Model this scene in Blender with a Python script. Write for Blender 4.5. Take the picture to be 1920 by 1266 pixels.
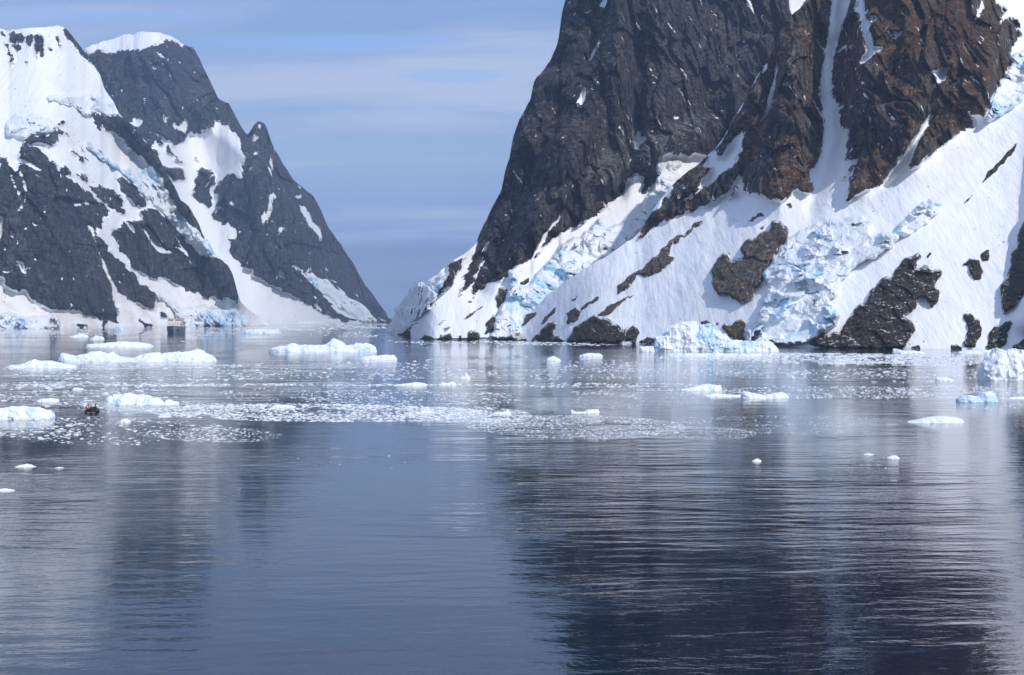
import bpy, bmesh, math, random
import numpy as np
from math import radians, sin, cos, pi
for o in list(bpy.data.objects): bpy.data.objects.remove(o)
SC = bpy.context.scene
COL = SC.collection
RNG = np.random.default_rng(7)
random.seed(7)

# ------------------------------------------------------------------ camera, sky, sun, exposure
CH = 13.5                 # eye height above the water (m), a ship's deck
F = 2637.0                # focal length in photograph pixels (1920 wide)
CX, YH = 960.0, 596.0     # image centre column, horizon row
cam = bpy.data.cameras.new('camera'); camo = bpy.data.objects.new('camera', cam); COL.objects.link(camo)
camo.location = (0, 0, CH); camo.rotation_euler = (radians(90), 0, 0)
cam.sensor_width = 36; cam.lens = F / 1920 * 36; cam.shift_y = (YH - 633) / 1920
cam.clip_start = 0.5; cam.clip_end = 60000
SC.camera = camo

SUN_AZ, SUN_EL = 139.0, 40.0          # azimuth clockwise from the view direction (+Y)
W = bpy.data.worlds.new('World'); SC.world = W; W.use_nodes = True
sun = bpy.data.lights.new('sun', 'SUN'); suno = bpy.data.objects.new('sun', sun); COL.objects.link(suno)
sun.energy = 3.1; sun.angle = radians(0.53); sun.color = (1.0, 0.955, 0.89)
suno.rotation_euler = (radians(90 - SUN_EL), 0, radians(180 - SUN_AZ))
suno.location = (300, -200, 400)
SC.view_settings.view_transform = 'Standard'; SC.view_settings.look = 'None'
SC.view_settings.exposure = 0.22; SC.view_settings.gamma = 1.0
SC.view_settings.use_curve_mapping = False

class NT:
    """small node-tree helper"""
    def __init__(s, tree): s.t = tree; s.n = tree.nodes; s.l = tree.links
    def new(s, kind, **kw):
        nd = s.n.new(kind)
        for k, v in kw.items(): setattr(nd, k, v)
        return nd
    def put(s, sock, v):
        if hasattr(v, 'is_output'): s.l.new(v, sock)
        else:
            if hasattr(sock.default_value, '__len__') and not hasattr(v, '__len__'): v = (v,) * len(sock.default_value)
            if hasattr(sock.default_value, '__len__') and len(sock.default_value) == 4 and len(v) == 3: v = (*v, 1)
            sock.default_value = v
    def math(s, op, a, b=0.0, c=0.0, clamp=False):
        nd = s.new('ShaderNodeMath', operation=op, use_clamp=clamp)
        for i, v in enumerate((a, b, c)): s.put(nd.inputs[i], v)
        return nd.outputs[0]
    def mix(s, f, a, b, blend='MIX'):
        nd = s.new('ShaderNodeMix', data_type='RGBA', blend_type=blend)
        s.put(nd.inputs[0], f); s.put(nd.inputs[6], a); s.put(nd.inputs[7], b)
        return nd.outputs[2]
    def noise(s, vec, scale, detail=4, rough=0.55, dist=0.0, out=0):
        nd = s.new('ShaderNodeTexNoise'); nd.inputs['Scale'].default_value = scale
        nd.inputs['Detail'].default_value = detail; nd.inputs['Roughness'].default_value = rough
        nd.inputs['Distortion'].default_value = dist
        s.l.new(vec, nd.inputs['Vector']); return nd.outputs[out]
    def mapping(s, vec, scale=(1, 1, 1), rot=(0, 0, 0), loc=(0, 0, 0)):
        nd = s.new('ShaderNodeMapping'); s.l.new(vec, nd.inputs[0])
        nd.inputs[1].default_value = loc; nd.inputs[2].default_value = rot; nd.inputs[3].default_value = scale
        return nd.outputs[0]
    def smooth(s, v, a, b):
        nd = s.new('ShaderNodeMapRange', interpolation_type='SMOOTHSTEP'); s.put(nd.inputs[0], v)
        s.put(nd.inputs[1], a); s.put(nd.inputs[2], b); return nd.outputs[0]
    def ramp(s, v, pts):
        nd = s.new('ShaderNodeValToRGB'); s.l.new(v, nd.inputs[0]); e = nd.color_ramp.elements
        while len(e) < len(pts): e.new(0.5)
        for i, (p, c) in enumerate(pts): e[i].position = p; e[i].color = (*c, 1)
        return nd.outputs[0]
    def attr(s, name):
        nd = s.new('ShaderNodeAttribute', attribute_name=name); return nd.outputs['Fac']
    def bump(s, h, strength, dist, normal=None):
        nd = s.new('ShaderNodeBump'); nd.inputs['Strength'].default_value = strength
        nd.inputs['Distance'].default_value = dist; s.l.new(h, nd.inputs['Height'])
        if normal is not None: s.l.new(normal, nd.inputs['Normal'])
        return nd.outputs[0]

def build_world():
    k = NT(W.node_tree); k.n.clear()
    sky = k.new('ShaderNodeTexSky', sky_type='NISHITA'); sky.sun_disc = False
    sky.sun_elevation = radians(SUN_EL); sky.sun_rotation = radians(SUN_AZ)
    sky.air_density = 1.0; sky.dust_density = 0.6; sky.ozone_density = 3.0
    g = k.new('ShaderNodeTexCoord').outputs['Generated']
    sp = k.new('ShaderNodeSeparateXYZ'); k.l.new(g, sp.inputs[0])
    z = k.math('MAXIMUM', sp.outputs[2], 0.0)
    den = k.math('ADD', z, 0.28)
    cb = k.new('ShaderNodeCombineXYZ')
    k.put(cb.inputs[0], k.math('DIVIDE', sp.outputs[0], den)); k.put(cb.inputs[1], k.math('DIVIDE', sp.outputs[1], den))
    v = cb.outputs[0]
    n1 = k.noise(k.mapping(v, (0.5, 1.3, 1), (0, 0, radians(6)), (0.4, 0.2, 0)), 1.5, 6, 0.55, 0.5)
    n2 = k.noise(k.mapping(v, (0.8, 4.0, 1), (0, 0, radians(-3)), (3, 1, 0)), 1.5, 5, 0.55, 0.4)
    f = k.math('ADD', k.math('MULTIPLY', n1, 0.65), k.math('MULTIPLY', n2, 0.35))
    cover = k.smooth(f, 0.38, 0.58)
    cover = k.math('MULTIPLY_ADD', cover, 0.65, 0.33)
    cloudc = k.ramp(k.math('ADD', k.math('MULTIPLY', n1, 0.5), k.math('MULTIPLY', n2, 0.5)), [(0.41, (2.3, 3.4, 6.6)), (0.59, (5.0, 5.8, 7.6))])
    cover = k.math('MAXIMUM', cover, k.math('MULTIPLY', k.smooth(z, 0.16, 0.06), 0.9))
    # gaps of clearer blue between the cloud sheets, and the slate cloud bank along the horizon
    az = k.math('DIVIDE', sp.outputs[0], k.math('MAXIMUM', sp.outputs[1], 0.05)); el = k.math('DIVIDE', sp.outputs[2], k.math('MAXIMUM', sp.outputs[1], 0.05))
    wob = k.math('MULTIPLY', k.math('SUBTRACT', k.noise(k.mapping(v, (1.2, 3, 1)), 3.0, 5, 0.6), 0.5), 1.8)
    gap = None
    for a0, e0, ra, re, gg in ((-0.13, 0.196, 0.10, 0.007, 0.9), (-0.04, 0.172, 0.035, 0.005, 0.5), (-0.30, 0.215, 0.10, 0.006, 0.5), (-0.05, 0.15, 0.03, 0.004, 0.3), (0.25, 0.20, 0.14, 0.008, 0.7)):
        d = k.math('ADD', k.math('POWER', k.math('DIVIDE', k.math('SUBTRACT', az, a0), ra), 2.0), k.math('POWER', k.math('DIVIDE', k.math('SUBTRACT', el, e0), re), 2.0))
        t = k.math('MULTIPLY', k.smooth(k.math('ADD', d, wob), 1.5, 0.0), gg); gap = t if gap is None else k.math('MAXIMUM', gap, t)
    cover = k.math('MULTIPLY', cover, k.math('SUBTRACT', 1.0, k.math('MULTIPLY', gap, 0.6)))
    c = k.mix(cover, sky.outputs[0], cloudc)
    c = k.mix(k.math('MULTIPLY', gap, 0.55), c, (3.0, 5.2, 10.5))
    bank = k.smooth(k.math('ADD', sp.outputs[2], k.math('MULTIPLY', k.math('SUBTRACT', k.noise(k.mapping(g, (3, 3, 20)), 2.0, 4, 0.55), 0.5), 0.03)), 0.060, 0.046)
    c = k.mix(k.math('MULTIPLY', bank, 0.8), c, (2.0, 2.9, 5.0))
    bg = k.new('ShaderNodeBackground'); k.l.new(c, bg.inputs[0]); bg.inputs[1].default_value = 0.115
    out = k.new('ShaderNodeOutputWorld'); k.l.new(bg.outputs[0], out.inputs[0])
build_world()

# ------------------------------------------------------------------ numpy noise
_P = np.random.default_rng(3).permutation(256); _P = np.concatenate([_P, _P, _P])
_G = np.random.default_rng(4).normal(size=(256, 3)); _G /= np.linalg.norm(_G, axis=1)[:, None]
def perlin(x, y, z):
    xi = np.floor(x).astype(int); yi = np.floor(y).astype(int); zi = np.floor(z).astype(int)
    xf = x - xi; yf = y - yi; zf = z - zi
    xi &= 255; yi &= 255; zi &= 255
    u = xf**3*(xf*(xf*6-15)+10); v = yf**3*(yf*(yf*6-15)+10); w = zf**3*(zf*(zf*6-15)+10)
    r = 0
    for dx in (0, 1):
        for dy in (0, 1):
            for dz in (0, 1):
                g = _G[_P[_P[_P[xi+dx]+yi+dy]+zi+dz] & 255]
                wt = (u if dx else 1-u)*(v if dy else 1-v)*(w if dz else 1-w)
                r = r + wt*(g[..., 0]*(xf-dx)+g[..., 1]*(yf-dy)+g[..., 2]*(zf-dz))
    return r * 1.5
def fbm(x, y, z, o=4, gain=0.5):
    a, s, r = 1.0, 1.0, 0
    for i in range(o):
        r = r + a*perlin(x*s+17.3*i, y*s+5.1*i, z*s+9.7*i); a *= gain; s *= 2.03
    return r
def ridged(x, y, z, o=5, gain=0.55):
    a, s, r, t = 1.0, 1.0, 0, 0
    for i in range(o):
        r = r + a*(1-2*np.abs(perlin(x*s+11.3*i, y*s+3.1*i, z*s+7.7*i))); t += a; a *= gain; s *= 2.07
    return r/t
def cells(x, y, seed=0):
    """jittered-grid cells: random value of the nearest cell, its local offset, and the gap to the next cell"""
    xi = np.floor(x).astype(int); yi = np.floor(y).astype(int)
    d1 = np.full(x.shape, 9.0); d2 = d1.copy(); idv = np.zeros(x.shape); ox = np.zeros(x.shape); oy = np.zeros(x.shape); id2 = np.zeros(x.shape)
    for dx in (-1, 0, 1):
        for dy in (-1, 0, 1):
            h = _P[(_P[(xi+dx+seed) & 255]+yi+dy) & 255]; h2 = _P[(h+91) & 255]; h3 = _P[(h+37) & 255]; h4 = _P[(h+151) & 255]
            px = xi+dx+0.1+0.8*h/255; py = yi+dy+0.1+0.8*h2/255
            d = np.hypot(x-px, y-py); n = d < d1
            d2 = np.where(n, d1, np.minimum(d2, d)); idv = np.where(n, h3/255, idv); id2 = np.where(n, h4/255, id2)
            ox = np.where(n, x-px, ox); oy = np.where(n, y-py, oy); d1 = np.where(n, d, d1)
    return idv, id2, ox, oy, d2-d1
def blur(a, r):
    for ax in (0, 1):
        k = 2*r+1; p = [(0, 0), (0, 0)]; p[ax] = (r+1, r)
        c = np.cumsum(np.pad(a, p, mode='edge'), axis=ax)
        a = (np.take(c, range(k, c.shape[ax]), axis=ax)-np.take(c, range(0, c.shape[ax]-k), axis=ax))/k
    return a
def blur1(a, r, ax):
    k = 2*r+1; p = [(0, 0), (0, 0)]; p[ax] = (r+1, r); c = np.cumsum(np.pad(a, p, mode='edge'), axis=ax)
    return (np.take(c, range(k, c.shape[ax]), axis=ax)-np.take(c, range(0, c.shape[ax]-k), axis=ax))/k
def sstep(a, b, x):
    t = np.clip((x-a)/(b-a), 0, 1); return t*t*(3-2*t)

# ------------------------------------------------------------------ survey outlines
# readings taken on enlarged views; (ox, oy, s) turns a reading into the survey's bearing/height units
Z1 = (0, 0, 3.956); Z2 = (0, 320, 3.956); Z3 = (400, 200, 2.877); Z4 = (880, 0, 3.648)
Z5 = (1400, 0, 3.648); Z6 = (720, 320, 3.2); Z7 = (1300, 320, 3.097); Z0 = (0, 0, 1)
def cv(z, pts): return np.array([(z[0]+x/z[2], z[1]+y/z[2]) for x, y in pts], float)
def in_poly(px, py, poly):
    r = np.zeros(px.shape, bool)
    b = (px >= poly[:, 0].min()) & (px <= poly[:, 0].max()) & (py >= poly[:, 1].min()) & (py <= poly[:, 1].max())
    x = px[b]; y = py[b]; c = np.zeros(x.shape, bool); n = len(poly)
    for i in range(n):
        x1, y1 = poly[i]; x2, y2 = poly[i-1]
        if y1 == y2: continue
        c ^= ((y1 > y) != (y2 > y)) & (x < (x2-x1)*(y-y1)/(y2-y1)+x1)
    r[b] = c; return r
def stroke(z, pts, w):
    """a tapering band round a polyline, width in reading units"""
    p = np.array(pts, float); d = np.gradient(p, axis=0); d /= np.linalg.norm(d, axis=1)[:, None]+1e-9
    nrm = np.stack([-d[:, 1], d[:, 0]], 1); ww = w if hasattr(w, '__len__') else [w*0.5]+[w]*(len(pts)-2)+[w*0.4]
    ww = np.array(ww)[:, None]/2
    return cv(z, np.concatenate([p+nrm*ww, (p-nrm*ww)[::-1]]))
def warp(px, py, amp, sc, seed=0.0):
    return (px+amp*fbm(px/sc, py/sc, px*0+seed, 4, 0.6), py+amp*fbm(px/sc+31, py/sc+7, px*0+seed, 4, 0.6))

L1_MASK = [(0, Z1, p) for p in [
 [(0,225),(25,235),(45,270),(40,290),(10,265)], [(55,245),(110,240),(165,255),(175,290),(165,330),(130,310),(100,320),(75,290)],
 [(30,320),(55,325),(75,370),(85,400),(105,440),(105,488),(85,480),(60,420),(65,390),(40,345)], [(90,330),(150,340),(155,370),(120,395),(105,370)],
 [(200,255),(245,250),(245,330),(240,350),(215,345),(190,320)], [(255,265),(300,260),(325,300),(320,345),(330,400),(320,440),(300,415),(290,360),(270,440),(258,400)],
 [(345,335),(370,335),(395,375),(380,385),(345,365)], [(355,245),(380,250),(378,280),(360,270)], [(400,250),(425,270),(440,310),(455,350),(440,375),(428,330),(405,285)],
 [(165,450),(200,455),(215,470),(180,470)],
 [(478,222),(505,215),(560,280),(610,345),(650,420),(690,480),(740,560),(700,500),(650,450),(600,400),(550,350),(510,300),(490,265)],
 [(660,835),(690,812),(720,830),(760,850),(800,865),(850,850),(880,845),(935,875),(1000,950),(1060,1025),(1110,1080),(1180,1160),(1225,1240),(1230,1290),(1150,1280),(1090,1210),(1040,1160),(990,1130),(940,1090),(930,1050),(890,1020),(850,985),(790,985),(760,960),(715,960),(710,900),(685,870)],
 [(0,1165),(50,1190),(100,1266),(0,1290)], [(135,1215),(215,1230),(300,1266),(300,1300),(135,1300)],
 [(140,1075),(180,1065),(280,1105),(325,1090),(320,1130),(370,1190),(420,1240),(440,1300),(290,1266),(200,1200),(135,1180)],
 [(140,1015),(200,1020),(300,1010),(380,985),(420,950),(440,960),(500,985),(535,1015),(480,1010),(440,1000),(430,1040),(400,1085),(330,1070),(230,1055),(190,1040)],
 [(415,925),(460,890),(495,885),(480,920),(430,945)], [(565,915),(600,960),(645,1025),(610,990)], [(520,1105),(570,1130),(620,1170),(645,1195),(600,1190),(545,1140)],
 [(590,1095),(625,1110),(615,1135)], [(705,1105),(760,1140),(800,1180),(740,1150)], [(800,1205),(840,1205),(870,1250),(810,1230)], [(440,1240),(500,1235),(540,1290),(440,1290)]]]
L1_MASK += [(0, Z2, p) for p in [
 [(-1200,-60),(0,0),(430,0),(480,60),(560,80),(640,150),(700,200),(760,250),(810,300),(800,350),(745,340),(780,400),(750,425),(725,460),(850,630),(1000,770),(1130,900),(1160,960),(1140,985),(1165,1045),(1000,985),(920,935),(870,880),(855,960),(850,1000),(890,1055),(860,1085),(910,1140),(790,1115),(800,1165),(750,1145),(740,1100),(690,1070),(610,1065),(605,1035),(400,1030),(340,1020),(280,985),(240,950),(215,900),(190,880),(140,895),(80,870),(30,825),(0,800),(-1200,700)],
 [(805,485),(880,430),(930,365),(990,385),(1060,370),(1050,310),(1075,280),(1140,290),(1230,340),(1290,410),(1340,460),(1400,540),(1450,600),(1530,640),(1600,640),(1690,690),(1740,760),(1765,840),(1790,975),(1720,955),(1660,940),(1650,980),(1570,930),(1560,965),(1450,905),(1360,870),(1250,800),(1130,800),(1060,760),(990,720),(945,650),(930,610),(890,590),(870,530)],
 [(660,115),(720,115),(800,125),(860,150),(910,210),(920,265),(860,250),(935,300),(930,335),(860,300),(800,260),(740,210),(690,165)],
 [(850,60),(910,60),(990,100),(1050,180),(1085,240),(1070,260),(970,245),(950,200),(890,130)], [(550,10),(640,60),(700,90),(620,80)], [(570,25),(640,30),(640,45)],
 [(1165,-10),(1240,20),(1290,80),(1345,210),(1400,250),(1450,320),(1490,400),(1500,460),(1545,530),(1500,520),(1480,465),(1400,400),(1330,330),(1280,220),(1200,110),(1180,40)],
 [(505,1140),(640,1140),(700,1165),(600,1165)], [(1020,1090),(1090,1130),(1125,1165),(1070,1165)], [(1180,1040),(1230,1060),(1250,1095),(1200,1080)]]]
L1_MASK += [(1, None, p) for p in [
 stroke(Z2, [(645,410),(680,440),(700,500),(740,620),(780,720),(820,810),(850,880),(870,960)], [30,22,14,14,18,22,28,50]),
 stroke(Z2, [(130,305),(155,270),(182,230),(190,150),(175,60),(130,-40)], 17), stroke(Z2, [(40,0),(90,60),(110,110),(140,190),(150,250)], 16),
 stroke(Z2, [(920,370),(960,410),(1000,465)], 18), stroke(Z2, [(1060,420),(1120,530),(1180,590),(1280,605)], [10,18,34,16]), stroke(Z2, [(1310,490),(1370,600),(1420,690)], 13),
 stroke(Z2, [(1280,572),(1340,580),(1380,600)], 16), stroke(Z1, [(0,1150),(120,1190),(230,1225),(310,1262)], 26)]]
L1_MASK += [(1, Z2, p) for p in [
 [(-30,320),(35,345),(15,400),(20,480),(-30,580)], [(65,430),(115,460),(105,530)], [(120,650),(180,690),(200,760),(190,790),(150,720)], [(215,380),(280,395),(285,410),(240,405)],
 [(540,250),(600,235),(590,265),(565,275)], [(610,230),(660,225),(670,260),(640,260)], [(170,430),(205,432),(195,445)], [(900,535),(935,540),(920,560)], [(880,810),(915,830),(890,850)],
 [(935,785),(970,820),(945,815)], [(20,570),(45,565),(35,610)], [(110,700),(130,700),(125,720)]]]
L1_MASK += [(1, Z1, p) for p in [[(920,920),(975,985),(985,1005),(935,960)], [(1000,1010),(1050,1060),(1020,1045)], [(740,930),(785,945),(765,955)]]]

L2_MASK = [(1, Z1, p) for p in [
 [(560,300),(600,350),(700,320),(820,280),(950,230),(1040,215),(1200,225),(1280,260),(1360,300),(1440,350),(1340,345),(1310,300),(1240,300),(1170,335),(1050,360),(900,380),(820,385),(740,380),(650,400)],
 [(1140,985),(1200,1000),(1230,1040),(1290,1075),(1380,1040),(1400,1000),(1480,990),(1560,960),(1625,880),(1680,940),(1740,980),(1750,1060),(1780,1130),(1810,1180),(1800,1290),(1580,1290),(1560,1220),(1500,1220),(1460,1175),(1410,1210),(1430,1290),(1370,1290),(1360,1210),(1300,1200),(1220,1220),(1200,1230),(1170,1160),(1110,1085),(1150,1060),(1220,1075)],
 [(960,880),(1060,885),(1025,965)], [(1210,850),(1250,870),(1240,950)], [(1280,890),(1320,940),(1385,880),(1380,990),(1300,960)], [(870,575),(890,575),(885,592)], [(890,665),(920,660),(905,690)],
 [(1240,420),(1265,440),(1250,465)], [(1400,540),(1420,545),(1410,565)], [(1240,670),(1290,690),(1250,680)], [(1120,575),(1135,585),(1130,598)], [(1330,455),(1352,460),(1340,470)],
 [(1520,600),(1540,600),(1530,612)], [(1160,810),(1180,815),(1170,830)], [(1700,890),(1720,905),(1708,912)], [(1510,680),(1530,675),(1520,690)]]]
L2_MASK += [(1, None, p) for p in [
 stroke(Z1, [(790,400),(800,450),(795,480)], 6), stroke(Z1, [(950,390),(953,450),(958,540)], 7), stroke(Z1, [(1090,690),(1075,740),(1060,810)], 12), stroke(Z1, [(1100,450),(1140,505),(1190,495)], 18),
 stroke(Z1, [(1180,400),(1200,460),(1250,540),(1290,610)], 9), stroke(Z1, [(1160,350),(1180,400),(1220,440)], 14), stroke(Z1, [(1225,320),(1260,370)], 8), stroke(Z1, [(1460,770),(1470,700)], 8),
 stroke(Z1, [(780,640),(830,710),(880,760)], 10), stroke(Z1, [(1545,900),(1530,1000)], 18), stroke(Z1, [(1380,790),(1385,870)], 8)]]
L2_MASK += [(1, Z2, [(1150,-60),(1420,-80),(1600,-40),(1790,-40),(1790,60),(1700,20),(1640,50),(1612,90),(1590,230),(1580,340),(1650,410),(1700,360),(1690,430),(1745,430),(1750,490),(1700,510),(1710,600),(1760,690),(1840,760),(1899,810),(1899,1200),(1300,1200),(1300,300),(1200,100)])]
L2_MASK += [(0, Z2, p) for p in [[(1460,30),(1500,-10),(1580,10),(1610,80),(1560,120),(1570,190),(1560,270),(1490,250),(1430,210),(1440,120)], [(1160,0),(1200,-30),(1340,-20),(1380,50),(1310,75),(1240,40)], [(1620,80),(1660,20),(1720,15),(1790,60),(1800,130),(1800,300),(1640,300),(1580,350),(1610,160)]]]
L2_MASK += [(0, Z1, p) for p in [[(1220,1100),(1250,1065),(1290,1140),(1320,1180),(1370,1225),(1340,1220),(1290,1170)]]]
L2_MASK += [(1, Z3, p) for p in [
 [(0,590),(0,630),(50,650),(90,640),(80,700),(95,790),(130,840),(200,890),(290,950),(400,1010),(500,1060),(560,1100),(620,1130),(680,1150),(740,1160),(860,1165),(860,1230),(0,1230)],
 [(25,65),(75,115),(110,140),(140,170),(165,270),(160,310),(150,390),(80,355),(40,400),(15,370),(0,350),(0,150),(45,130)],
 [(320,470),(335,480),(310,560),(270,655),(255,620),(290,560),(305,490)], [(460,535),(480,540),(525,580),(530,620),(575,660),(573,735),(545,680),(500,610)], [(440,490),(480,465),(470,500)],
 [(355,650),(385,645),(350,710)], [(330,760),(345,735),(360,765)], [(355,865),(385,900),(395,940),(355,915)],
 [(425,852),(470,880),(540,910),(620,950),(700,1010),(770,1060),(830,1090),(880,1165),(760,1155),(700,1100),(640,1060),(580,1000),(510,930)],
 [(600,1025),(700,1090),(760,1150),(740,1150),(650,1090)], [(550,1050),(580,1080),(600,1110),(560,1090)], [(600,880),(625,890),(610,860)], [(660,950),(715,1015),(690,1000)],
 [(0,480),(25,460),(10,550),(50,530),(0,590)], [(70,510),(115,520),(100,535)], [(200,150),(250,165),(225,190)], [(205,260),(240,235),(245,250),(215,275)], [(185,330),(215,320),(200,340)],
 [(300,340),(315,260),(320,300),(310,365)], [(185,420),(240,425),(210,435)], [(500,895),(520,860),(525,890)], [(890,1130),(945,1165),(900,1150)], [(930,1118),(968,1140),(945,1135)],
 [(240,100),(255,95),(250,130)], [(345,435),(360,440),(352,455)], [(415,380),(440,400),(425,395)], [(455,420),(475,440),(465,445)], [(280,690),(310,688),(295,700)], [(385,618),(410,620),(395,628)],
 [(515,790),(528,780),(520,800)], [(600,785),(618,800),(608,798)], [(535,1020),(565,1030),(550,1040)], [(600,905),(680,965),(640,945)], [(760,1000),(785,1025),(770,1020)], [(800,1070),(820,1080),(810,1085)]]]

RA_MASK = [(0, Z6, [(560,-1500),(735,-400),(500,0),(400,480),(485,520),(470,590),(515,790),(560,720),(600,700),(640,680),(740,640),(800,570),(860,540),(930,500),(980,430),(1050,380),(1130,340),(1200,300),(1290,260),(1340,200),(1400,170),(1430,160),(1460,60),(1470,30),(1550,30),(1560,80),(1530,150),(1570,130),(1640,60),(1680,-100),(2500,-100),(2700,-1500)])]
RA_MASK += [(1, Z6, p) for p in [[(380,420),(560,420),(562,450),(540,510),(500,590),(460,690),(430,840),(515,795),(530,700),(380,620)], [(520,695),(560,600),(575,560),(590,515),(600,520),(580,580),(540,680),(515,790)]]]
RA_MASK += [(0, Z6, p) for p in [[(455,750),(480,690),(500,600),(545,510),(600,500),(590,530),(555,600),(520,690)], [(330,750),(350,690),(380,610),(400,550),(485,520),(460,570),(440,630),(400,690)], [(215,880),(290,790),(300,790),(260,840)], [(110,990),(130,950),(200,900),(150,960),(165,995)], [(335,920),(365,898),(350,915)], [(365,945),(405,925),(380,945)]]]
RA_MASK += [(1, None, p) for p in [
 stroke(Z6, [(630,425),(600,470),(570,500)], 16), stroke(Z6, [(1055,280),(1000,340),(960,410),(920,480),(875,540)], [8,12,18,24,10]), stroke(Z4, [(895,235),(885,300),(850,360),(820,425)], [8,16,12,16]),
 stroke(Z4, [(770,440),(730,478)], 9), stroke(Z4, [(770,780),(765,845)], 9), stroke(Z4, [(495,805),(480,840)], 10), stroke(Z4, [(475,868),(465,910),(452,950)], 14), stroke(Z4, [(1230,910),(1290,875)], 8),
 stroke(Z4, [(1115,1065),(1092,1130)], 14), stroke(Z4, [(1310,1110),(1355,1060)], 8), stroke(Z4, [(870,1045),(925,1010)], 9), stroke(Z4, [(985,248),(1018,225)], 7)]]
RA_MASK += [(1, Z4, p) for p in [
 [(760,125),(830,60),(835,75),(790,105)], [(885,60),(920,0),(925,-60),(945,-60),(940,45)], [(900,155),(935,110),(935,135)], [(545,735),(590,660),(650,600),(640,650),(590,700)],
 [(720,690),(750,680),(780,595),(800,640),(775,730),(740,715)], [(610,555),(630,545),(622,568)], [(1350,825),(1400,795),(1465,787),(1420,810)], [(1125,960),(1160,870),(1175,930),(1220,955),(1170,1000),(1130,1030)],
 [(1080,1215),(1160,1195),(1195,1215),(1150,1266),(1150,1400),(1070,1400)], [(840,1235),(865,1215),(850,1240)], [(720,755),(732,760),(726,775)],
 [(2180,-40),(2340,-40),(2260,60),(2215,105)]]]

RB_MASK = [(0, Z5, p) for p in [
 [(560,-900),(590,0),(590,60),(570,200),(535,360),(530,500),(515,540),(510,640),(550,680),(570,750),(580,940),(545,1000),(565,1100),(510,1175),(420,1140),(440,1200),(455,1266),(430,1310),(340,1300),(240,1390),(180,1360),(-60,1290),(-220,1370),(-330,1430),(-560,1500),(-750,1650),(-690,1500),(-560,1360),(-450,1200),(-300,1100),(-170,960),(-60,760),(60,560),(110,420),(190,300),(210,220),(270,120),(330,60),(420,-60),(440,-900)],
 [(660,-900),(705,0),(640,80),(610,180),(600,380),(560,450),(555,510),(600,570),(580,640),(580,720),(660,715),(615,760),(640,860),(680,885),(712,880),(685,960),(690,1100),(765,1095),(700,1260),(683,1379),(760,1330),(920,1266),(1100,1165),(1220,1090),(1350,980),(1470,900),(1540,880),(1620,825),(1720,600),(1780,490),(1815,440),(1815,320),(1870,250),(1840,170),(1790,120),(1720,160),(1770,70),(1700,0),(1650,-900)]]]
RB_MASK += [(1, Z4, [(1858,670),(1845,720),(1800,800),(1760,900),(1720,980),(1690,1040),(1700,1080),(1770,990),(1830,930),(1875,895),(1880,960),(1850,1020),(1820,1130),(1740,1180),(1640,1266),(1560,1290),(1580,1250),(1660,1140),(1610,1150),(1640,1030),(1720,930),(1770,790)])]
RB_MASK += [(1, Z6, p) for p in [[(1780,190),(1810,180),(1880,130),(1920,60),(1960,40),(1960,90),(1900,110)], [(1870,340),(1850,310),(1800,320),(1830,240),(1760,330),(1700,370),(1620,420),(1545,445),(1520,480),(1380,740),(1400,690),(1480,610),(1560,575),(1640,505),(1700,425),(1800,375),(1900,290)]]]
RB_MASK += [(1, Z7, p) for p in [[(-60,400),(0,345),(85,300),(130,260),(180,200),(210,110),(260,20),(280,30),(300,110),(340,200),(330,260),(250,400),(-60,700)], [(10,130),(60,70),(130,10),(110,40),(40,120)]]]
RB_MASK += [(1, Z5, p) for p in [
 [(700,-900),(760,-300),(765,0),(740,50),(800,170),(835,310),(840,345),(800,400),(765,445),(850,390),(935,320),(880,320),(850,240),(820,150),(790,60),(800,0),(810,-300),(790,-900)],
 [(800,0),(830,60),(850,110),(890,90),(880,150),(840,165),(850,120),(815,60)], [(610,375),(650,330),(730,310),(660,350)], [(970,275),(1010,215),(1020,240),(1065,210),(1045,270),(1020,245)],
 [(1150,255),(1190,270),(1210,250),(1205,320),(1190,290)], [(1250,490),(1290,490),(1380,455),(1400,480),(1345,550),(1320,545),(1305,595),(1280,580),(1300,530)], [(1390,620),(1430,545),(1475,520),(1430,590)],
 [(1335,700),(1375,650),(1360,690)], [(1005,950),(1020,900),(1090,800),(1085,850),(1040,910)], [(1525,760),(1560,780),(1630,825),(1560,870)], [(1550,150),(1575,80),(1625,-40),(1620,50),(1590,120)],
 [(1660,205),(1675,180),(1690,185)], [(100,495),(140,430),(130,500)], [(305,1085),(335,1040),(330,1075)], [(410,240),(435,200),(430,240)], [(690,750),(720,710),(738,725),(710,730)], [(865,440),(885,405),(880,425)],
 [(985,380),(998,365),(995,385)], [(1468,630),(1482,625),(1478,648)], [(1175,490),(1187,465),(1185,490)],
 [(1280,770),(1220,880),(1160,1000),(1100,1165),(1000,1190),(900,1290),(1020,1120),(1110,1010),(1180,900)]]]
RB_MASK += [(1, None, p) for p in [stroke(Z0, [(1592,-120),(1578,0),(1566,50),(1556,100),(1550,140),(1548,175),(1556,200),(1562,250),(1560,300),(1545,350)], [40,34,24,18,19,24,28,34,46,60]), stroke(Z0, [(1612,-60),(1613,15),(1622,55),(1631,95),(1615,118)], [16,15,13,12,8]), stroke(Z0, [(1750,212),(1722,255),(1695,310),(1670,340)], [6,11,15,24]), stroke(Z5, [(200,440),(195,540),(165,650),(145,750),(100,830)], [10,16,26,24,12]), stroke(Z6, [(1580,610),(1650,565),(1690,520)], 16)]]
RB_MASK += [(0, Z5, p) for p in [[(690,1150),(730,1120),(740,1140),(700,1185)], [(655,1215),(680,1205),(670,1222)], [(1800,90),(1830,85),(1820,100)], [(1820,125),(1860,130),(1875,185),(1840,170)]]]
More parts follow.
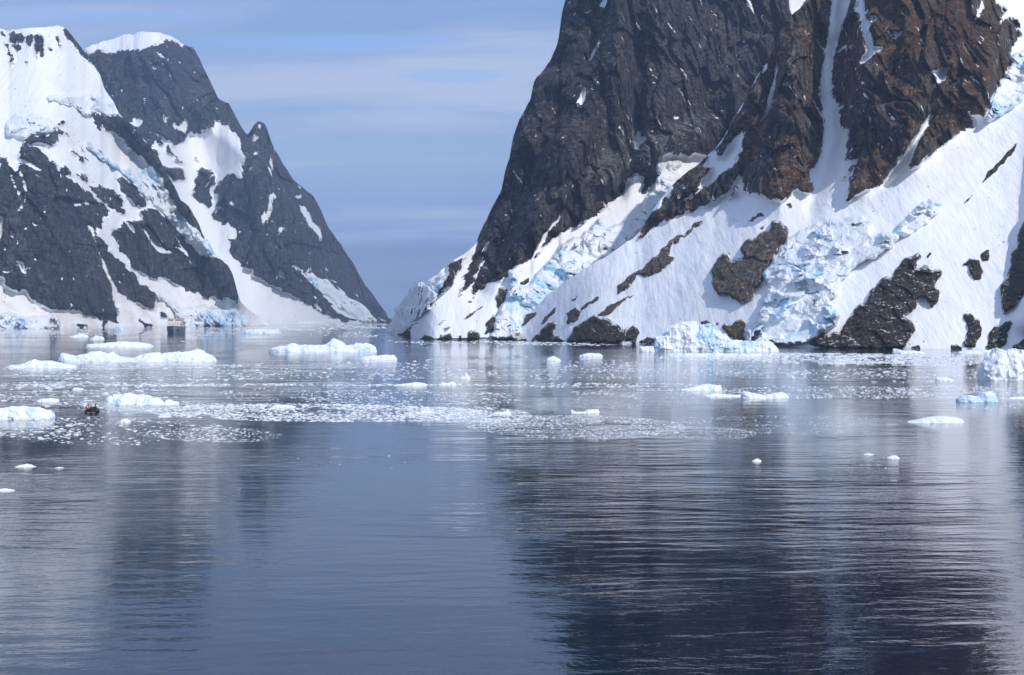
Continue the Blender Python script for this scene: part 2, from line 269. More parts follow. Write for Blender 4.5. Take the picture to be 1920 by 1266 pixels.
RB_MASK += [(0, Z7, p) for p in [[(860,35),(885,30),(875,45)], [(1700,592),(1710,590),(1705,600)], [(1285,910),(1298,895),(1295,920)], [(212,165),(240,90),(258,100),(230,150)], [(640,120),(685,112),(670,132)]]]

# ------------------------------------------------------------------ mesh helpers
def mesh_obj(name, verts, faces, mat, parent=None, smooth=True, attrs=None):
    me = bpy.data.meshes.new(name)
    verts = np.asarray(verts, np.float32)
    if isinstance(faces, np.ndarray):
        nf, k = faces.shape
        me.vertices.add(len(verts)); me.vertices.foreach_set('co', verts.ravel())
        me.loops.add(nf*k); me.loops.foreach_set('vertex_index', faces.astype(np.int32).ravel())
        me.polygons.add(nf); me.polygons.foreach_set('loop_start', np.arange(0, nf*k, k, dtype=np.int32))
        me.update(calc_edges=True)
    else:
        me.from_pydata([tuple(map(float, v)) for v in verts], [], faces)
    me.polygons.foreach_set('use_smooth', np.full(len(me.polygons), smooth))
    for an, av in (attrs or {}).items():
        a = me.attributes.new(an, 'FLOAT', 'POINT'); a.data.foreach_set('value', np.asarray(av, np.float32).ravel())
    if mat: me.materials.append(mat)
    me.update()
    o = bpy.data.objects.new(name, me); COL.objects.link(o)
    if parent: o.parent = parent
    return o
def grid_faces(nr, nc, keep=None):
    i = np.arange(nr*nc).reshape(nr, nc)
    f = np.stack([i[:-1, :-1], i[:-1, 1:], i[1:, 1:], i[1:, :-1]], -1).reshape(-1, 4)
    return f if keep is None else f[keep.ravel()]
def tag(o, label=None, cat=None, group=None, kind=None):
    if label: o['label'] = label
    if cat: o['category'] = cat
    if group: o['group'] = group
    if kind: o['kind'] = kind
    return o
def empty(name, loc=(0, 0, 0), rz=0):
    o = bpy.data.objects.new(name, None); COL.objects.link(o); o.location = loc; o.rotation_euler = (0, 0, rz); return o
def world_pt(px, py, D): return (px-CX)/F*D, D, CH+(YH-py)/F*D
def water_D(py): return CH*F/(py-YH)

# ------------------------------------------------------------------ materials
def new_mat(name):
    m = bpy.data.materials.new(name); m.use_nodes = True; k = NT(m.node_tree); k.n.clear()
    b = k.new('ShaderNodeBsdfPrincipled'); o = k.new('ShaderNodeOutputMaterial'); k.l.new(b.outputs[0], o.inputs[0])
    return m, k, b
def obj_coord(k): return k.new('ShaderNodeNewGeometry').outputs['Position']
SNOW = (0.83, 0.845, 0.875)

def terrain_mat(name, unit, ramp1, ramp2, lichen, streak=0.55, sang=0.6, thr=0.645):
    """rock and snow by the 'snow' attribute; unit = metres of one rock feature"""
    m, k, b = new_mat(name); p = obj_coord(k)
    u = 1.0/unit
    pd = k.mapping(p, (1, 1, 0.55), (0, 0.5, 0))
    edge = k.noise(pd, 9*u, 5, 0.6, 0.5)
    edge2 = k.noise(k.mapping(p, (0.7, 0.7, 1.8), (0, -0.35, 0)), 26*u, 4, 0.6)
    e = k.math('ADD', k.math('MULTIPLY', k.math('SUBTRACT', edge, 0.5), 1.9), k.math('MULTIPLY', k.math('SUBTRACT', edge2, 0.5), 1.3))
    sa = k.attr('snow'); e = k.math('MULTIPLY', e, k.math('MULTIPLY_ADD', k.math('MULTIPLY', sa, k.math('SUBTRACT', 1.0, sa)), 3.0, 0.42))
    st = k.noise(k.mapping(k.mapping(p, (1, 1, 1), (0, sang, 0)), (5.5, 5.5, 0.5)), 2.3*u, 4, 0.5, 0.3)
    e = k.math('ADD', e, k.math('MULTIPLY', k.smooth(st, thr, thr+0.05), streak))
    # stones strewn on the snow
    e = k.math('SUBTRACT', e, k.math('MULTIPLY', k.smooth(k.noise(p, 30*u, 3, 0.5), 0.70, 0.74), 1.2))
    s = k.smooth(k.math('ADD', k.attr('snow'), e), 0.42, 0.48)
    n1 = k.noise(p, 1.3*u, 6, 0.62, 0.8)
    n2 = k.noise(k.mapping(p, (2.2, 2.2, 0.8), (0.25, 0.5, 0)), 7*u, 6, 0.58, 0.6)
    n3 = k.noise(k.mapping(p, (0.8, 0.8, 3.0), (0.2, -0.35, 0)), 9*u, 6, 0.58, 0.5)
    c1 = k.ramp(n2, ramp1); c2 = k.ramp(n3, ramp2)
    c = k.mix(k.smooth(n1, 0.44, 0.56), c1, c2)
    lg = k.noise(k.mapping(p, (1.2, 1.2, 0.7), (0.1, 0.4, 0)), 2.6*u, 5, 0.55, 0.8)
    c = k.mix(k.math('MULTIPLY', k.smooth(lg, 0.50, 0.64), 0.55), c, k.mix(1.0, c, (1.9, 1.75, 1.6), 'MULTIPLY'))
    lf = k.math('MULTIPLY', k.attr('tint'), k.smooth(k.noise(p, 5*u, 6, 0.6, 0.4), 0.40, 0.55))
    c = k.mix(lf, c, k.mix(k.smooth(n3, 0.4, 0.6), lichen, tuple(x*0.45 for x in lichen)))
    # dark seeps and joints of the stone itself
    cr = k.noise(k.mapping(p, (2.6, 2.6, 0.6), (0, 0.25, 0)), 8*u, 6, 0.6, 1.0)
    c = k.mix(k.math('MULTIPLY', k.smooth(cr, 0.52, 0.62), 0.75), c, (0.010, 0.010, 0.011))
    vo = k.new('ShaderNodeTexVoronoi', feature='DISTANCE_TO_EDGE'); vo.inputs['Scale'].default_value = 9*u
    wv = k.new('ShaderNodeVectorMath', operation='ADD'); k.l.new(k.mapping(p, (1.3, 1.3, 0.7), (0.3, 0.5, 0)), wv.inputs[0])
    nv = k.new('ShaderNodeVectorMath', operation='SCALE'); k.l.new(k.noise(p, 8*u, 5, 0.65, 0, 1), nv.inputs[0]); nv.inputs[3].default_value = unit*0.22; k.l.new(nv.outputs[0], wv.inputs[1])
    k.l.new(wv.outputs[0], vo.inputs['Vector'])
    joint = k.smooth(vo.outputs['Distance'], 0.0, 0.10)
    sn = k.noise(p, 2.0*u, 4, 0.5)
    sc = k.mix(k.smooth(sn, 0.45, 0.75), SNOW, (0.80, 0.80, 0.80))
    sc = k.mix(k.math('MULTIPLY', k.attr('dirt'), k.smooth(k.noise(p, 5*u, 5, 0.6), 0.4, 0.66)), sc, (0.62, 0.54, 0.43))
    k.l.new(k.mix(s, c, sc), b.inputs['Base Color'])
    k.put(b.inputs['Roughness'], k.math('MULTIPLY_ADD', s, -0.15, 0.85)); b.inputs['Specular IOR Level'].default_value = 0.12
    rb = k.math('ADD', k.math('ADD', k.math('MULTIPLY', n2, 1.0), k.math('MULTIPLY', n3, 0.6)), k.math('ADD', k.math('MULTIPLY', cr, -1.0), k.math('MULTIPLY', joint, 0.14)))
    sb = k.math('ADD', k.math('MULTIPLY', k.noise(k.mapping(p, (3.0, 0.6, 0.6), (0, 0.6, 0)), 5*u, 4, 0.6), 0.12), k.math('MULTIPLY', k.noise(p, 3*u, 4, 0.5), 0.05))
    hh = k.mix(s, rb, sb)
    k.l.new(k.bump(hh, 1.0, unit*0.15), b.inputs['Normal'])
    return m
def rock_mat(name, unit, ramp1, ramp2):
    m, k, b = new_mat(name); p = obj_coord(k); u = 1.0/unit
    n1 = k.noise(p, 2.2*u, 6, 0.6, 0.7); n2 = k.noise(k.mapping(p, (2, 2, 0.8), (0.3, 0.6, 0)), 6*u, 6, 0.6, 0.8)
    c = k.mix(k.smooth(n1, 0.42, 0.6), k.ramp(n2, ramp1), k.ramp(n2, ramp2))
    cr = k.noise(k.mapping(p, (3, 3, 0.8)), 6*u, 6, 0.6, 1.2)
    c = k.mix(k.math('MULTIPLY', k.smooth(cr, 0.53, 0.63), 0.8), c, (0.012, 0.011, 0.011))
    # settled snow on the ledges
    nz = k.new('ShaderNodeSeparateXYZ'); k.l.new(k.new('ShaderNodeNewGeometry').outputs['Normal'], nz.inputs[0])
    sf = k.smooth(k.math('ADD', nz.outputs[2], k.math('MULTIPLY', k.math('SUBTRACT', k.noise(p, 12*u, 5, 0.65), 0.5), 0.7)), 0.92, 0.98)
    ed = k.math('ADD', k.attr('edge'), k.math('MULTIPLY', k.math('SUBTRACT', k.noise(k.mapping(p, (1, 1, 0.6), (0, 0.5, 0)), 7*u, 5, 0.6, 0.4), 0.5), 2.6))
    sf = k.math('MAXIMUM', sf, k.smooth(ed, 0.50, 0.44))
    k.l.new(k.mix(sf, c, SNOW), b.inputs['Base Color']); b.inputs['Roughness'].default_value = 0.85; b.inputs['Specular IOR Level'].default_value = 0.12
    rb = k.math('ADD', k.math('MULTIPLY', n2, 0.7), k.math('ADD', k.math('MULTIPLY', cr, -0.7), k.math('MULTIPLY', k.noise(p, 25*u, 5, 0.7), 0.5)))
    k.l.new(k.bump(rb, 0.9, unit*0.10), b.inputs['Normal'])
    return m
def ice_mat(name, unit, blue=0.6, white=(0.84, 0.87, 0.90), deep=(0.42, 0.67, 0.85)):
    m, k, b = new_mat(name); p = obj_coord(k); u = 1.0/unit
    t = k.attr('tint')
    n = k.noise(p, 4*u, 5, 0.6, 0.4)
    f = k.math('MULTIPLY', k.smooth(k.math('ADD', t, k.math('MULTIPLY', k.math('SUBTRACT', n, 0.5), 0.8)), 0.35, 1.0), blue)
    c = k.mix(f, white, deep)
    c = k.mix(k.math('MULTIPLY', k.smooth(k.noise(p, 2.6*u, 6, 0.65), 0.55, 0.72), k.attr('dirt')), c, (0.55, 0.49, 0.40))
    k.l.new(c, b.inputs['Base Color']); b.inputs['Roughness'].default_value = 0.55; b.inputs['Specular IOR Level'].default_value = 0.35
    h = k.math('ADD', k.noise(p, 9*u, 5, 0.65), k.math('MULTIPLY', k.noise(k.mapping(p, (2.5, 2.5, 0.5)), 8*u, 4, 0.6), 0.6))
    k.l.new(k.bump(h, 0.6, unit*0.09), b.inputs['Normal'])
    return m
def plain(name, c, rough=0.6, var=0.15, scale=6.0, metal=0.0):
    m, k, b = new_mat(name)
    n = k.noise(k.new('ShaderNodeTexCoord').outputs['Object'], scale, 4)
    k.l.new(k.mix(n, tuple(x*(1-var) for x in c), tuple(min(1, x*(1+var)) for x in c)), b.inputs['Base Color'])
    b.inputs['Roughness'].default_value = rough; b.inputs['Metallic'].default_value = metal
    return m

M_L = terrain_mat('left_mountain_rock_and_snow', 120, [(0.36, (0.046,0.052,0.067)), (0.5, (0.089,0.096,0.120)), (0.60, (0.135,0.142,0.167))], [(0.36, (0.062,0.062,0.071)), (0.5, (0.114,0.114,0.127)), (0.61, (0.177,0.167,0.174))], (0.160,0.152,0.152), 0.6, -0.55, 0.672)
M_A = terrain_mat('dark_cliff_rock_and_snow', 56, [(0.36, (0.031,0.030,0.037)), (0.5, (0.069,0.069,0.076)), (0.60, (0.137,0.139,0.144))], [(0.36, (0.048,0.046,0.049)), (0.5, (0.104,0.099,0.099)), (0.61, (0.179,0.171,0.164))], (0.387,0.404,0.378))
M_B = terrain_mat('brown_cliff_rock_and_snow', 44, [(0.36, (0.051,0.052,0.052)), (0.5, (0.139,0.128,0.114)), (0.60, (0.248,0.249,0.221))], [(0.36, (0.066,0.049,0.036)), (0.5, (0.183,0.113,0.078)), (0.61, (0.306,0.215,0.148))], (0.243,0.122,0.070))
M_ROCK = rock_mat('outcrop_rock', 18, [(0.36, (0.039,0.035,0.033)), (0.5, (0.111,0.098,0.086)), (0.61, (0.208,0.182,0.156))], [(0.36, (0.052,0.039,0.031)), (0.5, (0.143,0.104,0.075)), (0.61, (0.260,0.195,0.143))])
M_SHORE = rock_mat('dark_shore_rock', 14, [(0.36, (0.018,0.017,0.014)), (0.5, (0.05,0.047,0.037)), (0.61, (0.11,0.10,0.08))], [(0.36, (0.02,0.02,0.014)), (0.5, (0.06,0.058,0.04)), (0.61, (0.10,0.095,0.07))])
M_TAN = rock_mat('tan_shore_rock', 12, [(0.36, (0.07,0.045,0.025)), (0.5, (0.19,0.125,0.07)), (0.61, (0.3,0.2,0.12))], [(0.36, (0.04,0.03,0.02)), (0.5, (0.11,0.08,0.05)), (0.61, (0.2,0.15,0.1))])
M_GLAC = ice_mat('glacier_ice', 14, 0.85)
M_GLACF = ice_mat('far_glacier_ice', 30, 0.8)
M_BERG = ice_mat('iceberg_ice', 3.0, 0.7)
M_CHIP = ice_mat('brash_ice', 0.8, 0.75, (0.82, 0.84, 0.87), (0.34, 0.44, 0.54))

# ------------------------------------------------------------------ mountains
LAYERS = {}
def curve(pts): p = np.array(pts, float); return lambda x: np.interp(x, p[:, 0], p[:, 1])
def layer(name, x0, x1, top, D0, mask, base_snow, Tsnow, Trock, mat, relief, rough, step=1.7, tint=None, dirt=None, extra=None, top_noise=2.0, nrow=None, seed=0.0, unit=60.0, warp_amp=6.0, ksm=40):
    """one mountain: the surface climbs from the shoreline, steep where rock is bare and gentler where snow lies"""
    px = np.arange(x0, x1+step, step)
    yt = top(px); kk = np.hanning(7); kk /= kk.sum(); yt = np.convolve(np.pad(yt, 3, mode='edge'), kk, 'valid')
    kq = np.hanning(2*ksm+1); kq /= kq.sum(); Ds = np.convolve(np.pad(D0(px), ksm, mode='edge'), kq, 'valid'); yb = YH+CH*F/Ds
    yt = np.minimum(yt, yb-0.5)
    H = (yb-yt).max(); nr = nrow or int(H/step)
    s = np.linspace(0, 1, nr)[:, None]
    jit = top_noise*fbm(px/22, px*0+seed, px*0, 5, 0.62)
    PX = np.repeat(px[None], nr, 0); PY = yb[None]+(yt-yb)[None]*s
    PY = np.minimum(PY+jit[None]*s**14*sstep(0, 60, yb-yt)[None], yb[None])
    # rock / snow
    wx, wy = warp(PX, PY, warp_amp, 16, seed)
    snow = np.full(PX.shape, float(base_snow))
    for val, z, p in mask:
        poly = p if z is None else cv(z, p)
        small = (np.ptp(poly[:, 0]) < 22) or (z is None)
        snow[in_poly(PX*0.6+wx*0.4 if small else wx, PY*0.6+wy*0.4 if small else wy, poly)] = val
    sm = 0.62*blur(snow, 1)+0.38*blur(blur(snow, 3), 3); sm8 = blur(blur(snow, 5), 4)
    T = Trock+(Tsnow-Trock)*sm8
    if extra: T = extra(PX, PY, T)
    e = (YH-PY)/F
    D = np.empty_like(PX); D[0] = Ds
    for i in range(1, nr):
        t = np.maximum(T[i], e[i]+0.12)
        D[i] = D[i-1]*(t-e[i-1])/(t-e[i])
    D = blur1(blur1(blur1(D, 16, 1), 12, 1), 3, 0)
    D = D-0  # surface before relief
    if relief is not None: D = D+relief(PX, PY, D)
    X, Y, Zw = world_pt(PX, PY, D)
    rk = 1-blur(snow, 2); up = sstep(0, 0.03, s)
    u = unit
    r = 0.55*ridged(X/u+seed, Zw/(u*1.9), Y/u, 6, 0.58)+0.30*ridged(X/(u*0.35)+Zw/(u*0.6), Zw/(u*0.8), Y/(u*0.35)+seed, 4, 0.6)
    r2 = fbm(X/(u*2.2), Zw/(u*2.2), Y/(u*2.2)+seed, 3)
    idv, id2, ox, oy, gap = cells(X/(u*0.30)+0.30*Zw/(u*0.30)+1.0*r2, Zw/(u*0.95)-0.12*X/(u*0.95))
    blk = (idv-0.5)+1.1*(id2-0.5)*ox+0.8*(idv-0.5)*oy
    sn = 0.10*fbm(X/(u*0.8)+seed, Zw/(u*1.6), Y/u, 3)
    i3, i4, ox3, oy3, gap3 = cells(X/(u*0.11)+0.35*Zw/(u*0.11)+1.6*r2, Zw/(u*0.30)-0.2*X/(u*0.30), 50)
    iL, jL, oxL, oyL, gL = cells(X/(u*1.05)+0.25*Zw/(u*1.05)+0.5*r2, Zw/(u*2.6)-0.1*X/(u*2.6), 80)
    blkL = (iL-0.5)+1.5*(jL-0.5)*oxL+1.0*(iL-0.5)*oyL
    blk3 = (i3-0.5)+1.2*(i4-0.5)*ox3
    ga = (X*0.85+Zw*0.5)/(u*0.22)+0.8*r2; groove = 0.030*(0.3+sstep(-0.2, 0.5, fbm(X/(u*1.5), Zw/(u*1.5), Y*0+seed+4, 3)))*ridged(ga, (Zw*0.85-X*0.5)/(u*2.2), Y*0+seed, 3, 0.5)
    rough_m = rough*(rk*(-0.5*r-0.75*blk-0.22*blk3-0.85*blkL)-(1-rk)*(sn*0.9+groove)-0.8*r2*(0.28+0.72*rk)-0.15*rk)
    D = D+rough_m*up
    LAYERS[name] = dict(px=px, yt=yt, yb=yb, D=D, nr=nr)
    X, Y, Zw = world_pt(PX, PY, D)
    V = np.stack([X, Y, Zw], -1)
    # below the waterline and over the crest to the far side
    foot = V[0].copy(); foot[:, 2] = -3.0; foot[:, 1] -= 1.0
    back = []
    crest = V[-1]
    for d, dz in ((12, -3), (45, -22), (140, -90), (320, -230)):
        b = crest.copy(); b[:, 1] += d; b[:, 0] += d*crest[:, 0]/crest[:, 1]; b[:, 2] = np.maximum(b[:, 2]+dz, -3.0); back.append(b)
    V = np.concatenate([foot[None], V, np.array(back)], 0)
    def ext(a, lo, hi): return np.concatenate([np.full((1, a.shape[1]), lo) if lo is not None else a[:1], a, np.repeat(a[-1:] if hi is None else np.full((1, a.shape[1]), hi), len(back), 0)], 0)
    tn = tint(PX, PY) if tint else np.zeros_like(PX); dt = dirt(PX, PY) if dirt else np.zeros_like(PX)
    o = mesh_obj(name, V.reshape(-1, 3), grid_faces(V.shape[0], V.shape[1]), mat,
                 attrs=dict(snow=ext(sm, None, None), tint=ext(tn, None, None), dirt=ext(dt, None, None)))
    o['kind'] = 'structure'
    return o
def host_D(name, px, py):
    L = LAYERS[name]; c = np.clip((px-L['px'][0])/(L['px'][1]-L['px'][0]), 0, len(L['px'])-1.001)
    yt = np.interp(px, L['px'], L['yt']); yb = np.interp(px, L['px'], L['yb'])
    s = np.clip((yb-py)/np.maximum(yb-yt, 1), 0, 1)*(L['nr']-1); s = np.minimum(s, L['nr']-1.001)
    i = s.astype(int); j = c.astype(int); a = s-i; b = c-j; D = L['D']
    return (D[i, j]*(1-a)+D[i+1, j]*a)*(1-b)+(D[i, j+1]*(1-a)+D[i+1, j+1]*a)*b
def bump2(x, y, cx, cy, rx, ry): return np.exp(-((x-cx)/rx)**2-((y-cy)/ry)**2)
def line_d(PX, PY, pts):
    """distance to a polyline, in survey units"""
    d = np.full(PX.shape, 1e9); p = np.array(pts, float)
    for a, b in zip(p[:-1], p[1:]):
        ab = b-a; t = np.clip(((PX-a[0])*ab[0]+(PY-a[1])*ab[1])/(ab@ab), 0, 1)
        d = np.minimum(d, np.hypot(PX-a[0]-t*ab[0], PY-a[1]-t*ab[1]))
    return d

# left: the massif behind (flat-topped summit, bowl, spire) and the broad snowy massif before it
L2_TOP = curve([(-100,130),(120,112),(150,97),(160,89),(185,80),(230,68),(260,60),(300,61),(325,70),(345,82),(360,90),(372,105),(385,135),(400,165),(410,185),(430,196),(440,215),(455,243),(463,252),(470,245),(478,232),(487,227),(497,232),(505,255),(515,280),(530,305),(545,330),(565,350),(585,365),(600,390),(615,425),(640,460),(660,490),(675,520),(690,540),(705,562),(720,582),(738,604)])
def l2_relief(PX, PY, D):
    r = 130*sstep(0, 1, (430-PX)/280)*sstep(340, 200, PY)              # the summit stands farther back
    r += -90*np.exp(-(line_d(PX, PY, [(487,227),(500,330),(560,480),(640,590)])/55)**2)   # spire rib comes forward
    r += 70*bump2(PX, PY, 395, 310, 60, 60)                            # the bowl
    r += 160*sstep(60, 0, PX-np.interp(PY, [227,300,350,390,460,520,604], [497,527,565,600,640,675,738])+60)*0 
    xs = np.interp(PY, [60,90,105,165,215,250,300,350,390,460,520,604], [345,362,372,400,440,462,527,565,600,640,675,738])
    r += 150*(1-np.clip((xs-PX)/70, 0, 1))**2*sstep(604, 540, PY)
    return r
layer('summit_ridge', 100, 738, L2_TOP, curve([(100,2500),(450,2500),(560,2750),(660,3300),(738,4000)]), L2_MASK, 0, 0.9, 2.2, M_L, l2_relief, 30, 1.7, seed=2.0, unit=95, top_noise=3.0)
L1_TOP = curve([(-420,120),(-300,60),(-150,80),(-60,40),(0,53),(18,58),(22,55),(48,53),(85,51),(105,48),(122,52),(128,58),(138,71),(153,89),(162,106),(174,121),(190,144),(192,157),(200,174),(212,190),(217,200),(224,215),(236,222),(253,241),(268,260),(281,274),(296,293),(306,313),(312,326),(323,342),(331,358),(339,376),(354,386),(364,403),(374,421),(378,436),(387,453),(398,465),(410,484),(425,494),(436,512),(441,532),(446,552),(450,567),(470,583),(490,598),(505,609)])
layer('left_mountain', -420, 505, L1_TOP, curve([(-420,1500),(0,1700),(110,1750),(300,2050),(450,2200),(505,2500)]), L1_MASK, 1, 0.85, 2.2, M_L,
      lambda PX, PY, D: -60*np.exp(-(line_d(PX, PY, [(240,225),(310,320),(370,420),(440,560)])/22)**2)+45*np.exp(-(line_d(PX, PY, [(165,425),(215,570)])/9)**2)*0.4, 26, 1.8, seed=5.0, unit=85,
      dirt=lambda PX, PY: 0.55*sstep(520, 590, PY), top_noise=2.0)

# right: the dark cliff with its toe, and the brown cliff with the snow apron before it
RA_TOP = curve([(726,620),(735,606),(742,598),(760,575),(775,556),(785,545),(800,531),(830,505),(860,483),(885,464),(893,458),(897,445),(905,425),(915,405),(925,385),(940,360),(945,330),(950,310),(957,290),(960,262),(970,235),(985,205),(995,185),(1000,155),(1015,135),(1030,115),(1045,85),(1050,55),(1052,30),(1060,0),(1075,-60),(1110,-130),(1180,-210),(1300,-250),(1480,-230),(1700,-240)])
def ra_relief(PX, PY, D):
    xs = np.interp(PY, [-250,-130,-60,0,55,115,155,205,262,310,360,405,445,560], [1300,1110,1075,1060,1050,1030,1000,985,960,950,940,915,897,880])
    r = 130*(1-np.clip((PX-xs)/120, 0, 1))**2*sstep(560, 440, PY)*sstep(-60, 10, PX-xs)
    # buttresses and gullies of the face
    for pts, w, a in (([(1110,-100),(1125,0),(1110,100),(1060,180),(1010,290),(960,420),(900,540)], 16, 26), ([(1190,-100),(1195,60),(1195,200),(1198,260),(1160,360)], 14, 22), ([(1400,60),(1340,130),(1330,200)], 20, 15)):
        r += a*np.exp(-(line_d(PX, PY, pts)/w)**2)
    for pts, w, a in (([(1160,-100),(1165,80),(1150,180),(1060,330),(970,470)], 22, 22), ([(1300,250),(1220,285),(1130,340)], 26, 24), ([(1060,60),(1000,190),(960,320)], 14, 14), ([(1290,-80),(1280,100),(1260,200)], 40, 18)):
        r -= a*np.exp(-(line_d(PX, PY, pts)/w)**2)
    return r
def ra_tint(PX, PY):
    wx, wy = warp(PX, PY, 14, 40, 1.0)
    a = in_poly(wx, wy, cv(Z4, [(800,1130),(900,1020),(1000,950),(1150,860),(1300,850),(1500,780),(1660,780),(1640,870),(1560,1000),(1450,1060),(1300,1140),(1150,1200),(1000,1266),(850,1230)])).astype(float)
    return np.clip(blur(a, 4)*1.0+0.30*bump2(PX, PY, 1360, 90, 90, 90)+0.22*bump2(PX, PY, 1090, 370, 60, 40), 0, 1)
layer('dark_cliff', 726, 1640, RA_TOP, curve([(726,1480),(739,1130),(760,960),(782,860),(957,850),(1640,930)]), RA_MASK, 1, 0.72, 2.6, M_A, ra_relief, 19, 1.7, ksm=9, tint=ra_tint, seed=8.0, unit=38, top_noise=3.5)
RB_TOP = curve([(950,637),(957,634),(980,601),(1032,548),(1090,508),(1142,477),(1190,444),(1205,428),(1225,392),(1240,372),(1258,350),(1275,334),(1310,306),(1340,280),(1362,248),(1380,215),(1400,182),(1420,142),(1440,112),(1455,80),(1462,58),(1472,42),(1495,20),(1520,0),(1560,-70),(1620,-150),(1720,-210),(1900,-260),(2200,-270),(2350,-200)])
def rb_relief(PX, PY, D):
    r = 0
    for pts, w, a in (([(1575,-100),(1560,60),(1548,140),(1553,190),(1565,250),(1545,330),(1520,390)], 14, 4), ([(1610,-60),(1628,90),(1615,115)], 9, 2), ([(1455,120),(1440,180),(1425,230)], 9, 10), ([(1750,210),(1700,300),(1660,345)], 8, 7), ([(1385,190),(1340,290),(1320,340)], 10, 9), ([(1800,130),(1770,190)], 8, 6)):
        r = r+a*np.exp(-(line_d(PX, PY, pts)/w)**2)
    for pts, w, a in (([(1500,30),(1490,150),(1480,260),(1440,360)], 30, 9), ([(1590,120),(1640,250),(1620,340)], 24, 4), ([(1690,-50),(1720,120),(1700,260)], 34, 14), ([(1880,60),(1860,110),(1830,200)], 24, 12), ([(1400,200),(1330,310),(1240,400)], 14, 12), ([(1975,150),(1960,330),(1950,480),(1930,600)], 26, 22), ([(2120,0),(2100,300),(2090,600)], 70, 12)):
        r = r-a*np.exp(-(line_d(PX, PY, pts)/w)**2)
    return r
def rb_tint(PX, PY):
    return np.clip(0.9*bump2(PX, PY, 1800, 60, 120, 110)+0.5*bump2(PX, PY, 1640, 60, 60, 90)+0.5*bump2(PX, PY, 1700, 290, 70, 60)-0.7*bump2(PX, PY, 1460, 200, 60, 140), 0, 1)
layer('brown_cliff', 950, 2350, RB_TOP, curve([(950,868),(1100,757),(1200,735),(1320,694),(1420,660),(1520,640),(1700,606),(1920,592),(2100,560),(2350,520)]), RB_MASK, 1, 0.72, 2.3, M_B, rb_relief, 14, 1.9, tint=rb_tint, seed=11.0, unit=30, top_noise=2.5)

# ------------------------------------------------------------------ outcrops and glaciers set on the slopes
def patch(name, host, z, poly, mat, label, cat, thick, rough, unit, style='rock', step=1.3, sink=1.5, group=None, warp_amp=4.0, seed=0.0, dirt=0.0, soft=3):
    P = poly if z is None else cv(z, poly)
    x0, y0 = P.min(0)-6; x1, y1 = P.max(0)+6
    px = np.arange(x0, x1+step, step); py = np.arange(y1, y0-step, -step)
    PX, PY = np.meshgrid(px, py)
    wx, wy = warp(PX, PY, warp_amp*1.5, 13, seed)
    ins = in_poly(wx, wy, P).astype(float)
    yb = np.interp(px, LAYERS[host]['px'], LAYERS[host]['yb'])[None]
    m = blur(ins, soft); prof = np.clip((m-0.35)/0.6, 0, 1)
    # blocks that reach the shore do not thin out towards the water
    Dh = host_D(host, PX, np.minimum(PY, yb))
    X, Y, Zw = world_pt(PX, PY, Dh); u = unit
    u = u if style == 'rock' else u*0.62
    if style == 'rock':
        r = 0.6*ridged(X/u+seed, Zw/(u*1.3), Y/u, 5, 0.6)+0.4*ridged(X/(u*0.3)+seed, Zw/(u*0.3), Y/(u*0.3), 3, 0.6)
        a, b, ox, oy, gap = cells(X/(u*0.5)+0.3*Zw/u, Zw/(u*0.6))
        d = 0.62*thick*prof**0.8+0.75*rough*prof**0.5*(0.8*r+0.7*(a-0.5)+0.9*(b-0.5)*ox)
        tint = np.zeros_like(PX)
    else:
        q = 0.5*fbm(X/u, Zw/u, Y/u+seed, 3); mod = sstep(-0.25, 0.45, fbm(X/(u*2.6)+seed, Zw/(u*3.2), Y/(u*2.6), 3)); mod2 = 0.25+0.75*mod
        a, b, ox, oy, gap = cells((X+0.35*Zw)/(u*1.9)+q, Zw/(u*4.0)+q, 7); a2, b2, ox2, oy2, gap2 = cells((X+0.3*Zw)/(u*0.55)+q*1.5, Zw/(u*1.2)+q, 19)
        blk2 = (a2-0.5)+1.0*(b2-0.5)*ox2+0.9*(a2-0.5)*oy2
        rr = ridged(X/(u*0.5)+seed, Zw/(u*1.6), Y/u, 4, 0.6)
        sh = u*(1.5+0.9*a); t_ = Zw/sh+3.7*a+0.35*b*ox+0.10*a2+0.25*q; fr = t_-np.floor(t_)
        step_ = np.minimum(fr/0.86, (1-fr)/0.14)*sh
        d = thick*prof**0.45+prof**0.5*(0.75*(0.35+0.65*mod)*step_+0.35*rough*(0.8*(a-0.5)+0.5*mod2*blk2+0.25*mod2*rr))
        tint = np.clip(0.20+0.6*(b-0.5)+0.5*(b2-0.5)+0.5*fbm(X/(u*3), Zw/(u*3), Y/u, 2)+0.35*(b > 0.62)*mod, 0, 1)
    D = Dh+sink-d
    # keep the foot standing at the waterline
    X, Y, Zw = world_pt(PX, PY, D)
    low = PY > yb
    Zw = np.where(low, np.minimum(Zw, -0.6), Zw)
    keepv = m > 0.12
    kf = keepv[:-1, :-1] & keepv[1:, :-1] & keepv[:-1, 1:] & keepv[1:, 1:]
    if kf.sum() < 4: return None
    F_ = grid_faces(len(py), len(px), kf)
    used, inv = np.unique(F_, return_inverse=True)
    V = np.stack([X, Y, Zw], -1).reshape(-1, 3)
    o = mesh_obj(name, V[used], inv.reshape(F_.shape), mat, smooth=(style == 'rock'), attrs=dict(tint=tint.ravel()[used], dirt=np.full(len(used), dirt), edge=m.ravel()[used]))
    return tag(o, label, cat, group)

